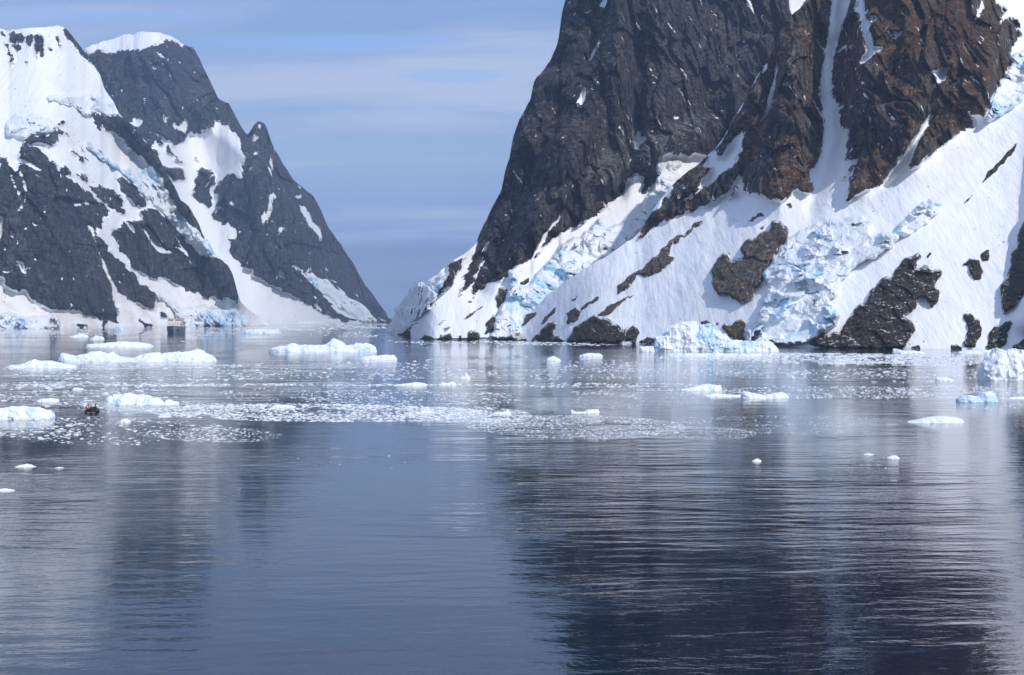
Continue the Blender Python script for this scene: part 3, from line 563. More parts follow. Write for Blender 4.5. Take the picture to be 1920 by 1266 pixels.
A, B = 'dark_cliff', 'brown_cliff'
for z, host, poly, mat, label, th, ro, un in [
 (Z7, B, [(105,600),(120,540),(170,490),(210,470),(200,510),(240,525),(290,510),(285,440),(310,400),(400,365),(440,330),(460,285),(500,290),(540,320),(560,375),(500,450),(460,520),(410,580),(400,660),(350,720),(340,755),(270,775),(220,740),(180,715),(140,715),(110,660)], M_ROCK, 'large two-humped brown and grey rock outcrop left of the big icefall', 12, 5, 14),
 (Z7, B, [(295,300),(340,270),(400,240),(425,260),(380,280),(330,305)], M_ROCK, 'small slanting rock sliver just under the brown cliff foot', 2, 1, 5),
 (Z7, B, [(370,345),(420,305),(440,310),(400,345)], M_ROCK, 'small rock just above the two-humped outcrop', 2, 1, 5),
 (Z7, B, [(520,195),(560,180),(580,225),(545,215)], M_ROCK, 'small brown rock in the snow below the couloir mouth', 2.5, 1, 5),
 (Z7, B, [(160,905),(200,895),(260,865),(305,880),(300,930),(315,1005),(250,1005),(200,970),(170,930)], M_TAN, 'tan rock at the waterline between fluted iceberg and big icefall', 5, 2.5, 6),
 (Z7, B, [(35,870),(90,865),(95,890),(50,905)], M_ROCK, 'low grey rock showing above the fluted iceberg crest', 2, 1, 4),
 (Z7, B, [(120,885),(150,870),(150,915)], M_ROCK, 'tiny rock beside the tan shore rock', 2, 1, 4),
 (Z7, B, [(640,1012),(740,955),(850,935),(880,880),(950,800),(1010,740),(1060,680),(1080,640),(1140,600),(1130,680),(1150,610),(1200,540),(1240,500),(1320,475),(1310,520),(1260,580),(1350,545),(1380,570),(1440,580),(1450,610),(1400,660),(1430,710),(1430,750),(1380,800),(1345,740),(1300,740),(1290,790),(1220,850),(1280,880),(1280,940),(1240,1010),(1220,1040),(900,1040)], M_SHORE, 'big dark slanting rock rib reaching the water right of the big icefall', 8, 5, 11),
 (Z7, B, [(1345,500),(1375,470),(1395,480),(1360,515)], M_SHORE, 'small rock at the upper tip of the big dark rib', 2, 1, 4),
 (Z7, B, [(1555,550),(1600,510),(1660,520),(1680,580),(1670,630),(1630,640),(1600,600),(1600,550)], M_SHORE, 'rounded dark rock with pointed left arm on the right snow slope', 4, 2, 6),
 (Z7, B, [(1665,490),(1720,450),(1730,490),(1715,525),(1680,520)], M_SHORE, 'squarish dark rock uppermost on the right snow slope', 3, 1.5, 5),
 (Z7, B, [(1565,815),(1620,830),(1660,860),(1670,920),(1640,1030),(1570,1030),(1590,930)], M_SHORE, 'upright dark rock pillar standing near the right shore', 5, 2.5, 6),
 (Z7, B, [(1660,810),(1700,795),(1690,815)], M_SHORE, 'tiny rock just right of the upright rock pillar', 1.5, 0.8, 3),
 (Z7, B, [(1790,850),(1790,680),(1830,560),(1870,440),(1920,280),(2010,180),(2030,420),(1990,640),(1920,720),(1860,780)], M_SHORE, 'tall dark rock rib in shadow at the right edge', 9, 4, 11),
 (Z7, B, [(1700,1040),(1730,940),(1770,900),(1860,875),(1810,1000),(1780,1040)], M_SHORE, 'dark wedge of shore rock near the right edge', 5, 2.5, 6),
 (Z7, B, [(1830,1040),(1920,970),(2000,960),(2000,1045)], M_SHORE, 'low dark shore rock in the far right corner of the shore', 4, 2, 6),
 (Z7, B, [(1245,1040),(1270,1015),(1310,1012),(1330,1040)], M_SHORE, 'low shore rock just right of the big dark rib', 2, 1, 4),
 (Z7, B, [(1485,1040),(1500,1000),(1540,1010),(1575,1040)], M_SHORE, 'low jagged shore rock at the foot of the rock pillar', 2, 1, 4),
 (Z5, B, [(1595,1260),(1640,1190),(1700,1130),(1760,1060),(1840,980),(1862,985),(1840,1030),(1760,1110),(1700,1180),(1640,1230)], M_SHORE, 'long thin dark rock sliver high on the right snow slope', 3, 1.5, 6),
 (Z7, B, [(1555,205),(1600,150),(1650,100),(1630,145),(1590,190)], M_SHORE, 'short thin rock sliver below the long one on the right slope', 2, 1, 4),
 (Z6, B, [(1380,740),(1400,690),(1480,620),(1560,580),(1640,510),(1700,430),(1800,380),(1860,320),(1920,290),(1900,335),(1780,410),(1720,470),(1700,520),(1745,505),(1730,540),(1640,620),(1560,645),(1580,610),(1500,640),(1510,680),(1440,710),(1400,755)], M_ROCK, 'long diagonal rock band crossing the snow apron', 5, 2.5, 8),
 (Z6, B, [(1270,870),(1330,820),(1400,780),(1470,755),(1540,735),(1440,785),(1380,840),(1330,880)], M_ROCK, 'thin pointed rock band above the dark shore dome', 3.5, 1.5, 6),
 (Z6, B, [(1095,1035),(1120,960),(1180,910),(1250,875),(1330,870),(1390,920),(1440,940),(1455,900),(1450,990),(1430,1035)], M_SHORE, 'large dark rock dome at the waterline left of the fluted iceberg', 11, 4, 10),
 (Z6, B, [(1440,1035),(1460,970),(1500,930),(1535,960),(1510,1035)], M_SHORE, 'dark rounded shore rock right beside the dome', 5, 2, 6),
 (Z6, B, [(1515,1040),(1540,1015),(1600,1000),(1630,1005),(1630,1042)], M_SHORE, 'low dark shore rock against the left end of the fluted iceberg', 3, 1.2, 4),
 (Z6, B, [(860,1028),(920,970),(980,910),(1030,895),(1030,950),(1010,1000),(1080,1000),(1090,1032)], M_SHORE, 'jagged dark shore rock right of the middle icefall', 6, 3, 7),
 (Z6, B, [(820,940),(850,870),(920,840),(890,890)], M_ROCK, 'wedge of dark rock hard by the middle icefall foot', 3, 1.5, 5),
 (Z6, B, [(930,930),(980,850),(1060,805),(1030,840),(970,910)], M_ROCK, 'slanting dark rock right of the icefall wedge', 3, 1.5, 5),
 (Z6, B, [(1095,930),(1100,850),(1150,820),(1190,850),(1150,900)], M_ROCK, 'blocky dark rock in the snow above the shore dome', 4, 2, 6),
 (Z6, B, [(1160,840),(1200,800),(1300,745),(1290,780),(1220,820)], M_ROCK, 'slanting rock running up right from the blocky rock', 3, 1.5, 5),
 (Z6, B, [(1095,795),(1130,760),(1178,733),(1155,770)], M_ROCK, 'small slanting rock uppermost of the mid-slope outcrops', 2.2, 1, 4),
 (Z6, A, [(460,905),(480,880),(560,830),(625,785),(580,835),(510,880)], M_ROCK, 'thin dark rock sliver on the snow below the dark cliff', 3, 1.2, 5),
 (Z6, A, [(605,990),(615,920),(650,870),(690,850),(680,790),(665,760),(700,700),(750,690),(740,760),(710,830),(690,870),(660,960)], M_SHORE, 'dark rock wall along the left flank of the middle icefall', 7, 3, 8),
 (Z6, A, [(810,670),(850,650),(870,640),(870,670),(820,695)], M_SHORE, 'small dark rock beside the ice pinnacle', 3, 1.5, 4),
 (Z6, A, [(60,1010),(80,985),(110,960),(160,960),(170,1015)], M_SHORE, 'dark low rock at the far tip of the right shore', 4, 2, 6),
 (Z6, A, [(200,1025),(240,985),(290,995),(310,1025)], M_SHORE, 'grey shore rock second from the far tip', 4, 2, 5),
 (Z6, A, [(318,1025),(345,990),(400,975),(412,1028)], M_SHORE, 'knobbly black shore rock in the middle of the low rocks', 4, 2, 5),
 (Z6, A, [(440,1022),(460,980),(488,1022)], M_SHORE, 'small brown peaked shore rock between two darker ones', 4, 2, 4),
 (Z6, A, [(488,1025),(495,980),(530,965),(570,968),(568,1028)], M_SHORE, 'dark shore rock with upright knobs left of the middle icefall', 5, 2.5, 5),
 (Z6, B, [(760,1028),(800,1005),(850,1005),(870,1028)], M_SHORE, 'low black rocks at the middle icefall foot', 2, 1, 4)]:
    patch('rock_outcrop', host, z, poly, mat, label, 'rock', th, ro, un, seed=random.random()*20, warp_amp=4 if th > 4 else 2.2, soft=3 if th > 4 else 2, step=1.3 if th > 4 else 1.0, sink=1.2)
for z, host, poly, mat, label, th, ro, un, dirt in [
 (Z7, B, [(300,940),(370,860),(400,760),(440,690),(400,610),(450,530),(540,400),(640,340),(780,290),(960,260),(1030,290),(1030,370),(1190,360),(1200,400),(1060,500),(960,540),(880,620),(830,690),(800,760),(850,830),(830,890),(740,950),(640,1010),(480,1015),(340,1010),(305,980)], M_GLAC, 'big blue-white icefall tumbling to the water left of the dark rib', 9, 9, 13, 0.5),
 (Z7, B, [(1140,375),(1220,290),(1310,200),(1400,165),(1460,205),(1380,290),(1230,390)], M_GLAC, 'blue crevassed ice step above the big icefall', 4, 4, 9, 0.0),
 (Z5, B, [(1610,840),(1660,740),(1720,600),(1780,490),(1815,440),(1815,380),(1960,300),(2000,560),(1850,720),(1720,800)], M_GLAC, 'blocky hanging ice beside the brown cliff at the right edge', 7, 5, 10, 0.0),
 (Z6, A, [(640,1012),(670,900),(700,830),(740,740),(750,690),(750,600),(790,600),(805,690),(870,690),(930,600),(1000,520),(1080,440),(1180,390),(1260,330),(1290,270),(1330,340),(1420,320),(1530,260),(1560,180),(1600,110),(1640,60),(1640,-40),(1780,-60),(1760,60),(1700,170),(1620,270),(1500,400),(1380,520),(1200,640),(1000,760),(850,920),(800,1015)], M_GLAC, 'long narrow icefall descending below the dark cliff to the water', 9, 10, 14, 0.35),
 (Z6, A, [(10,972),(60,900),(80,830),(150,740),(205,660),(240,690),(310,630),(370,600),(350,690),(300,780),(210,880),(110,975)], M_GLAC, 'blue-white icefall at the far tip of the right shore', 8, 12, 16, 0.0),
 (Z2, 'left_mountain', [(-300,1040),(0,1055),(60,1060),(200,1085),(380,1070),(440,1080),(430,1185),(-300,1200)], M_GLACF, 'stained ice cliff along the far left shore', 10, 14, 24, 0.8),
 (Z2, 'left_mountain', [(1130,900),(1200,930),(1300,1015),(1500,1005),(1650,1010),(1760,1060),(1840,1085),(1840,1185),(1380,1185),(1330,1100),(1250,1000)], M_GLACF, 'blue ice cliff behind the white ship', 12, 16, 24, 0.6),
 (Z2, 'left_mountain', [(640,-230),(760,-120),(900,0),(1130,-30),(1200,90),(1275,220),(1300,300),(1400,400),(1485,470),(1560,560),(1572,635),(1520,620),(1440,560),(1340,460),(1230,330),(1140,250),(1050,170),(960,70),(800,-50),(660,-160)], M_GLACF, 'narrow blue-white glacier tongue running down the left massif', 10, 12, 26, 0.3),
 (Z1, 'left_mountain', [(40,900),(120,840),(330,860),(420,930),(380,985),(280,1010),(140,1015),(60,1000)], M_GLACF, 'blue hanging ice step on the left massif above the rock wall', 8, 10, 26, 0.0),
 (Z1, 'left_mountain', [(320,720),(500,700),(720,700),(800,740),(845,780),(855,845),(800,855),(720,820),(640,870),(560,800)], M_GLACF, 'blue ice edge hanging over the dark rib of the left massif', 9, 9, 26, 0.0),
 (Z3, 'summit_ridge', [(470,885),(540,910),(620,950),(700,1010),(770,1060),(830,1090),(880,1170),(790,1160),(700,1095),(640,1050),(580,990),(510,930)], M_GLACF, 'crevassed ice tongue under the spire reaching the channel end', 12, 14, 30, 0.4)]:
    patch('icefall', host, z, poly, mat, label, 'glacier', th, ro, un, style='ice', seed=random.random()*20, warp_amp=4, dirt=dirt, sink=1.5)

# ------------------------------------------------------------------ water
def build_water():
    m, k, b = new_mat('sea_water'); p = obj_coord(k)
    big = k.noise(k.mapping(p, (1, 0.55, 1)), 0.018, 3, 0.5)
    calm = k.math('MULTIPLY', k.smooth(big, 0.40, 0.60), k.math('MULTIPLY_ADD', k.smooth(k.noise(k.mapping(p, (0.5, 1, 1)), 0.07, 3, 0.5), 0.38, 0.6), 0.7, 0.3))
    def wave(rot, wl, dist, dsc):
        w = k.new('ShaderNodeTexWave', wave_type='BANDS', bands_direction='Y', wave_profile='SIN')
        k.l.new(k.mapping(p, (1, 1, 1), (0, 0, radians(rot))), w.inputs['Vector'])
        w.inputs['Scale'].default_value = 0.314/wl; w.inputs['Distortion'].default_value = dist; w.inputs['Detail'].default_value = 2.0
        w.inputs['Detail Scale'].default_value = dsc; w.inputs['Detail Roughness'].default_value = 0.5
        return w.outputs['Fac']
    w1 = wave(6, 2.3, 9.0, 0.22); w2 = wave(-13, 1.25, 8.0, 0.3)
    n1 = k.noise(k.mapping(p, (0.45, 1, 1)), 0.9, 4, 0.55); n2 = k.noise(k.mapping(p, (0.6, 1, 1)), 3.4, 3, 0.55)
    n0 = k.noise(k.mapping(p, (0.35, 1, 1)), 0.16, 2, 0.5)
    h = k.math('MULTIPLY', w1, k.math('MULTIPLY_ADD', calm, 0.010, 0.002))
    h = k.math('ADD', h, k.math('MULTIPLY', w2, k.math('MULTIPLY_ADD', calm, 0.007, 0.0015)))
    ns = k.noise(k.mapping(p, (0.30, 1, 1), (0, 0, radians(5))), 0.30, 2, 0.45, 0.6)
    ns2 = k.noise(k.mapping(p, (0.35, 1, 1), (0, 0, radians(-7))), 0.80, 2, 0.45, 0.5)
    h = k.math('ADD', h, k.math('MULTIPLY', ns, k.math('MULTIPLY_ADD', calm, 0.13, 0.018)))
    h = k.math('ADD', h, k.math('MULTIPLY', ns2, k.math('MULTIPLY_ADD', calm, 0.046, 0.008)))
    h = k.math('ADD', h, k.math('MULTIPLY', n1, k.math('MULTIPLY_ADD', calm, 0.034, 0.018))); h = k.math('ADD', h, k.math('MULTIPLY', n2, k.math('MULTIPLY_ADD', calm, 0.014, 0.006))); h = k.math('ADD', h, k.math('MULTIPLY', n0, 0.05))
    bn = k.new('ShaderNodeBump'); bn.inputs['Strength'].default_value = 1.0; bn.inputs['Distance'].default_value = 1.0
    k.l.new(h, bn.inputs['Height']); k.l.new(bn.outputs[0], b.inputs['Normal'])
    b.inputs['Base Color'].default_value = (0.002, 0.008, 0.020, 1); b.inputs['Roughness'].default_value = 0.03; b.inputs['IOR'].default_value = 1.52
    S = 4000
    o = mesh_obj('water', [(-S, -300, 0), (S, -300, 0), (S, 4900, 0), (-S, 4900, 0)], [(0, 1, 2, 3)], m, smooth=False)
    o['kind'] = 'structure'
build_water()

# ------------------------------------------------------------------ icebergs
def berg(name, prof, ybase, label, cat='iceberg', depth=0.45, rough=0.3, p=3.2, blocks=1.0, tint=0.3, flute=0.0, hk=0.76, mat=None, group=None, seed=None, dirt=0.0, n=None):
    """closed ice body: prof = (bearing, height) readings of its outline, standing at the waterline row ybase"""
    seed = random.random()*50 if seed is None else seed
    D = water_D(ybase); q = D/F
    pr = np.array(prof, float); xs = (pr[:, 0]-CX)*q; hs = pr[:, 1]*q*hk
    Wd = xs[-1]-xs[0]; hmax = hs.max(); dep = max(Wd*depth, hmax*0.9)
    nx = n or int(np.clip((pr[-1, 0]-pr[0, 0])/1.9, 12, 120)); ny = int(np.clip(nx*0.6, 14, 64))
    u = np.linspace(0, 1, nx); v = np.sin(np.linspace(-1, 1, ny)*pi/2)
    U, V_ = np.meshgrid(u, v)
    half = dep/2*np.clip(1-np.abs(2*u-1)**3.2, 0, 1)**0.5*(1+0.25*fbm(u*5+seed, u*0, u*0, 3))
    half = np.maximum(half, dep*0.04)
    Xl = xs[0]+U*Wd
    Yl = V_*half[None]
    s_ = hmax*0.8
    Yl = Yl+flute*hmax*0.11*fbm(Xl/hmax*9+seed, V_*0.3, V_*0, 2)*sstep(0.2, -0.5, V_)
    skew = hmax*0.5*fbm(Yl/s_+seed, V_*0+3, V_*0, 2)
    Hh = np.interp(np.clip(Xl+skew*(np.abs(V_) > 0.25), xs[0], xs[-1]), xs, hs)*np.interp(Xl, [xs[0], xs[0]+0.02*Wd, xs[-1]-0.02*Wd, xs[-1]], [0.3, 1, 1, 0.3])
    shape = np.clip(1-np.abs(V_)**p, 0, 1)**0.75*(0.72+0.28*np.cos((V_-0.15)*1.5))/0.97
    nz = fbm(Xl/s_+seed, Yl/s_, V_*0, 4, 0.55)
    a, b, ox, oy, gap = cells(Xl/s_*1.3+seed+nz*0.4, Yl/s_*1.1); bl = (a-0.5)+1.2*(b-0.5)*ox+0.9*(a-0.5)*oy
    Zl = Hh*shape*(1+rough*(nz*0.4+blocks*bl*1.3)*(1-0.7*np.exp(-((V_-0.1)/0.3)**2)))
    w_ = hmax*0.35; fade = sstep(0, 0.15, Zl/hmax)
    dx = fbm(Xl/w_+seed, Yl/w_, Zl/w_, 4, 0.6); dy = fbm(Xl/w_, Yl/w_+seed+9, Zl/w_, 4, 0.6); dz = fbm(Xl/w_+5, Yl/w_, Zl/w_+seed, 4, 0.6)
    Xl = Xl+0.07*hmax*dx*fade; Yl = Yl+0.11*hmax*dy*fade; Zl = Zl+0.04*hmax*dz*fade
    Zl = np.maximum(Zl, 0)-0.06
    edge = (U <= 0) | (U >= 1) | (np.abs(V_) >= 0.9999)
    Zl = np.where(edge, -0.5, Zl)
    cxw = 0.5*(xs[0]+xs[-1])
    # the front foot stands on the row the survey gives
    P = np.stack([Xl-cxw, Yl+dep*0.30, Zl], -1).reshape(-1, 3)
    tn = np.clip(tint+0.18+0.6*(b-0.5)+0.5*nz-0.25*sstep(0.3, 1.0, Zl/max(hmax, 1e-3)), 0, 1)
    faces = grid_faces(ny, nx)
    bot = np.array([[0, nx-1, ny*nx-1, (ny-1)*nx]])[:, ::-1]
    o = mesh_obj(name, P, np.concatenate([faces, bot]), mat or M_BERG, smooth=False, attrs=dict(tint=tn.ravel(), dirt=np.full(tn.size, dirt)))
    o.location = (cxw, D, 0)
    return tag(o, label, cat, group)
BERGS = [
 ([(101,0),(103,14),(110,20),(130,12),(150,18),(178,23),(183,18),(200,20),(208,12),(228,8),(250,8),(262,17),(278,20),(287,21),(293,14),(310,18),(330,23),(345,22),(362,26),(380,18),(400,6),(401,0)], 678, 'long saddle-shaped white iceberg, largest on the left', dict(depth=0.28, tint=0.2)),
 ([(156,0),(158,7),(190,9),(225,13),(250,11),(275,8),(285,2)], 651, 'low white floe just behind the saddle-shaped iceberg', dict(depth=0.4, tint=0.1)),
 ([(8,3),(15,7),(30,6),(45,13),(62,19),(75,16),(90,18),(100,12),(140,5)], 690, 'low white floe in front of the left end of the saddle-shaped iceberg', dict(depth=0.4, tint=0.2)),
 ([(190,2),(196,12),(198,22),(215,22),(235,25),(255,23),(275,20),(290,14),(300,5),(315,11),(332,3)], 759, 'white iceberg with a low right tail behind the inflatable boat', dict(depth=0.4, tint=0.25)),
 ([(-30,20),(0,26),(15,31),(40,30),(65,28),(82,22),(92,12),(97,3)], 786, 'smooth white iceberg cut off by the left edge', dict(depth=0.45, tint=0.35, rough=0.15)),
 ([(500,1),(508,10),(520,14),(535,14),(540,20),(553,18),(560,15),(575,16),(600,16),(613,17),(617,29),(625,29),(640,22),(642,16),(660,15),(665,20),(690,18),(700,12),(705,3)], 660, 'flat-topped white iceberg with a square knob in mid channel', dict(depth=0.35, tint=0.25)),
 ([(672,2),(680,8),(690,8),(698,12),(705,10),(720,12),(738,11),(743,5),(745,1)], 675, 'small bumpy floe right of the flat-topped iceberg', dict(depth=0.45, tint=0.15)),
 ([(1226,2),(1228,26),(1251,30),(1265,43),(1278,54),(1296,58),(1311,57),(1319,44),(1332,50),(1340,44),(1358,33),(1374,22),(1400,20),(1412,17),(1446,19),(1456,12),(1466,2)], 659, 'tall fluted pale blue iceberg before the right shore', dict(depth=0.35, tint=0.45, flute=0.6, rough=0.2, blocks=0.9, hk=0.98)),
 ([(1199,2),(1201,13),(1212,14),(1225,13),(1229,2)], 660, 'small square ice block at the left end of the fluted iceberg', dict(depth=0.8, tint=0.35)),
 ([(1247,2),(1260,6),(1300,7),(1338,6),(1345,15),(1350,7),(1380,5),(1428,6),(1432,1)], 668, 'flat floe with a blue spike in front of the fluted iceberg', dict(depth=0.25, tint=0.35)),
 ([(1842,2),(1845,24),(1858,38),(1868,50),(1876,60),(1885,61),(1900,58),(1920,57),(1950,40),(1968,2)], 713, 'steep rounded white iceberg cut off by the right edge', dict(depth=0.6, tint=0.35, rough=0.2, hk=0.95)),
 ([(1797,5),(1805,14),(1820,17),(1840,13),(1848,24),(1862,26),(1870,18),(1875,4)], 754, 'two-lobed pale blue ice lump near the right edge', dict(depth=0.5, tint=0.8, blocks=0.4, rough=0.15)),
 ([(1704,2),(1725,7),(1750,14),(1775,16),(1800,12),(1810,7),(1813,1)], 793, 'smooth low white floe nearest on the right', dict(depth=0.5, tint=0.15, rough=0.1)),
 ([(1390,8),(1395,18),(1410,14),(1430,8),(1450,10),(1470,15),(1478,10),(1482,2)], 747, 'white floe with raised ends below the big icefall', dict(depth=0.4, tint=0.2)),
 ([(1275,3),(1290,6),(1305,11),(1320,12),(1340,14),(1352,13),(1356,3)], 733, 'wedge-shaped low floe below the fluted iceberg', dict(depth=0.4, tint=0.2)),
 ([(1085,2),(1095,7),(1110,9),(1125,8),(1132,2)], 669, 'small oval floe with a blue foot below the shore dome', dict(depth=0.5, tint=0.3)),
 ([(1675,9),(1680,12),(1692,7),(1720,7),(1740,1)], 663, 'low floe with a raised left end before the big dark rib', dict(depth=0.4, tint=0.3)),
 ([(1797,3),(1815,8),(1835,7),(1850,9),(1875,5)], 663, 'flat floe before the shore behind the right-edge iceberg', dict(depth=0.4, tint=0.25)),
 ([(1755,2),(1760,8),(1775,9),(1785,5),(1792,1)], 714, 'small white growler left of the right-edge iceberg', dict(depth=0.6, tint=0.2)),
 ([(860,2),(866,6),(870,9),(873,17),(877,11),(883,2)], 711, 'small spiky growler in mid channel', dict(depth=0.7, tint=0.1)),
 ([(455,1),(460,8),(490,9),(520,8),(526,1)], 625, 'flat tabular floe off the far shore right of the ship', dict(depth=0.4, tint=0.3)),
 ([(128,2),(140,6),(150,9),(160,7),(165,1)], 633, 'small far floe left of the ship, left of a pair', dict(depth=0.6, tint=0.3)),
 ([(167,2),(178,9),(190,8),(195,1)], 637, 'small far floe left of the ship, right of a pair', dict(depth=0.6, tint=0.2)),
 ([(213,2),(218,9),(224,12),(232,3)], 619, 'tiny peaked floe against the far left shore', dict(depth=0.6, tint=0.4)),
 ([(922,2),(932,6),(945,7),(952,12),(958,4)], 777, 'small white growler with a peaked right end at the brash edge', dict(depth=0.6, tint=0.1)),
 ([(1068,7),(1072,9),(1078,4),(1095,4),(1106,10),(1112,8),(1120,10),(1126,3)], 775, 'low tan-stained ice floe with a brown left end', dict(depth=0.4, tint=0.0, dirt=3.0)),
 ([(1023,2),(1030,10),(1038,12),(1045,8),(1053,2)], 677, 'small knobbly growler left of the oval floe', dict(depth=0.6, tint=0.1)),
 ([(735,1),(760,5),(780,8),(790,7),(802,2)], 723, 'low ridge of ice on the thin ice line in mid channel', dict(depth=0.4, tint=0.1)),
 ([(820,1),(830,7),(838,4),(848,9),(856,2)], 722, 'pair of low ice humps on the thin ice line', dict(depth=0.5, tint=0.1)),
 ([(1320,1),(1335,7),(1360,6),(1390,4),(1396,1)], 744, 'flat thin floe just below the wedge-shaped floe', dict(depth=0.4, tint=0.1)),
 ([(1409,1),(1414,6),(1420,9),(1430,1)], 866, 'small lone ice chunk on the rippled dark water', dict(depth=0.6, tint=0.1)),
 ([(1663,1),(1668,5),(1680,9),(1689,2)], 860, 'small peaked ice chunk low on the right', dict(depth=0.6, tint=0.1)),
 ([(1618,1),(1628,5),(1641,1)], 853, 'small flat ice chunk left of the peaked chunk on the right', dict(depth=0.6, tint=0.1)),
 ([(24,1),(35,6),(50,8),(60,4),(67,1)], 876, 'small flat floe on open water low at the left', dict(depth=0.5, tint=0.1)),
 ([(99,1),(110,4),(123,1)], 878, 'thin ice chunk right of the small flat floe low at the left', dict(depth=0.5, tint=0.1)),
 ([(-14,3),(5,7),(15,6),(28,1)], 921, 'nearest small floe cut off by the left edge', dict(depth=0.5, tint=0.1)),
 ([(222,1),(228,8),(238,9),(245,2)], 792, 'small rounded growler right of the inflatable boat', dict(depth=0.6, tint=0.1)),
 ([(292,1),(305,4),(324,1)], 782, 'thin flat floe right of the rounded growler near the boat', dict(depth=0.5, tint=0.1)),
 ([(508,1),(513,6),(530,7),(545,5),(556,1)], 764, 'long low floe in the densest part of the brash band', dict(depth=0.4, tint=0.1)),
 ([(785,1),(792,5),(806,6),(811,1)], 774, 'low flat floe near the right end of the brash band', dict(depth=0.5, tint=0.1)),
 ([(133,1),(140,6),(150,5),(158,1)], 731, 'flat pale floe on the thin ice line above the boat', dict(depth=0.5, tint=0.1)),
 ([(66,2),(75,6),(95,8),(108,6),(110,1)], 753, 'low floe left of and behind the inflatable boat', dict(depth=0.5, tint=0.1)),
 ([(1305,1),(1315,4),(1330,7),(1345,3),(1352,1)], 725, 'flat floe above the wedge-shaped floe', dict(depth=0.5, tint=0.1)),
 ([(1888,1),(1900,5),(1922,6),(1930,1)], 748, 'thin floe right of the two-lobed blue lump', dict(depth=0.4, tint=0.2)),
]
for prof, yb, label, kw in BERGS:
    berg('iceberg' if 'iceberg' in label.split(',')[0].split(' in ')[0].split(' behind ')[0].split(' of ')[0] and 'floe' not in label.split(' ')[1:3] else 'ice_floe', prof, yb, label, 'iceberg' if 'iceberg' in label.split(' before')[0] and not any(w in label for w in ('floe', 'block', 'growler', 'chunk')) else 'ice floe', **kw)

# ------------------------------------------------------------------ brash ice
def chip_mesh(rng, nseg=7):
    """a low angular scrap of ice: bevelled irregular slab with a lump"""
    a = np.sort(rng.uniform(0, 2*pi, nseg)); a = (np.arange(nseg)+0.6*rng.uniform(-1, 1, nseg))*2*pi/nseg
    r = rng.uniform(0.65, 1.0, nseg); h = rng.uniform(0.16, 0.5)
    lo = np.stack([r*np.cos(a), r*np.sin(a)*0.8, np.full(nseg, -0.15)], 1)
    mid = np.stack([r*1.02*np.cos(a), r*1.02*np.sin(a)*0.8, h*rng.uniform(0.3, 0.7, nseg)], 1)
    up = np.stack([r*0.55*np.cos(a), r*0.55*np.sin(a)*0.8, h*rng.uniform(0.6, 1.25, nseg)], 1)
    top = np.array([[rng.uniform(-0.2, 0.2), rng.uniform(-0.2, 0.2), h*rng.uniform(0.9, 1.6)]])
    v = np.concatenate([lo, mid, up, top]); f = []
    for i in range(nseg):
        j = (i+1) % nseg
        f += [(i, j, nseg+j), (i, nseg+j, nseg+i), (nseg+i, nseg+j, 2*nseg+j), (nseg+i, 2*nseg+j, 2*nseg+i), (2*nseg+i, 2*nseg+j, 3*nseg)]
    return v, np.array(f)
def scrap_mesh(rng, nseg=5):
    a = (np.arange(nseg)+0.6*rng.uniform(-1, 1, nseg))*2*pi/nseg; r = rng.uniform(0.6, 1.0, nseg); h = rng.uniform(0.12, 0.36)
    lo = np.stack([r*np.cos(a), r*np.sin(a), np.full(nseg, -0.1)], 1); up = np.stack([r*0.7*np.cos(a), r*0.7*np.sin(a), h*rng.uniform(0.5, 1.2, nseg)], 1)
    v = np.concatenate([lo, up, [[0, 0, h*rng.uniform(0.8, 1.4)]]]); f = []
    for i in range(nseg):
        j = (i+1) % nseg; f += [(i, j, nseg+j), (i, nseg+j, nseg+i), (nseg+i, nseg+j, 2*nseg)]
    return v, np.array(f)
SCRAPS = [scrap_mesh(RNG, int(RNG.integers(4, 7))) for _ in range(20)]
LIB = [chip_mesh(RNG, int(RNG.integers(5, 9))) for _ in range(14)]
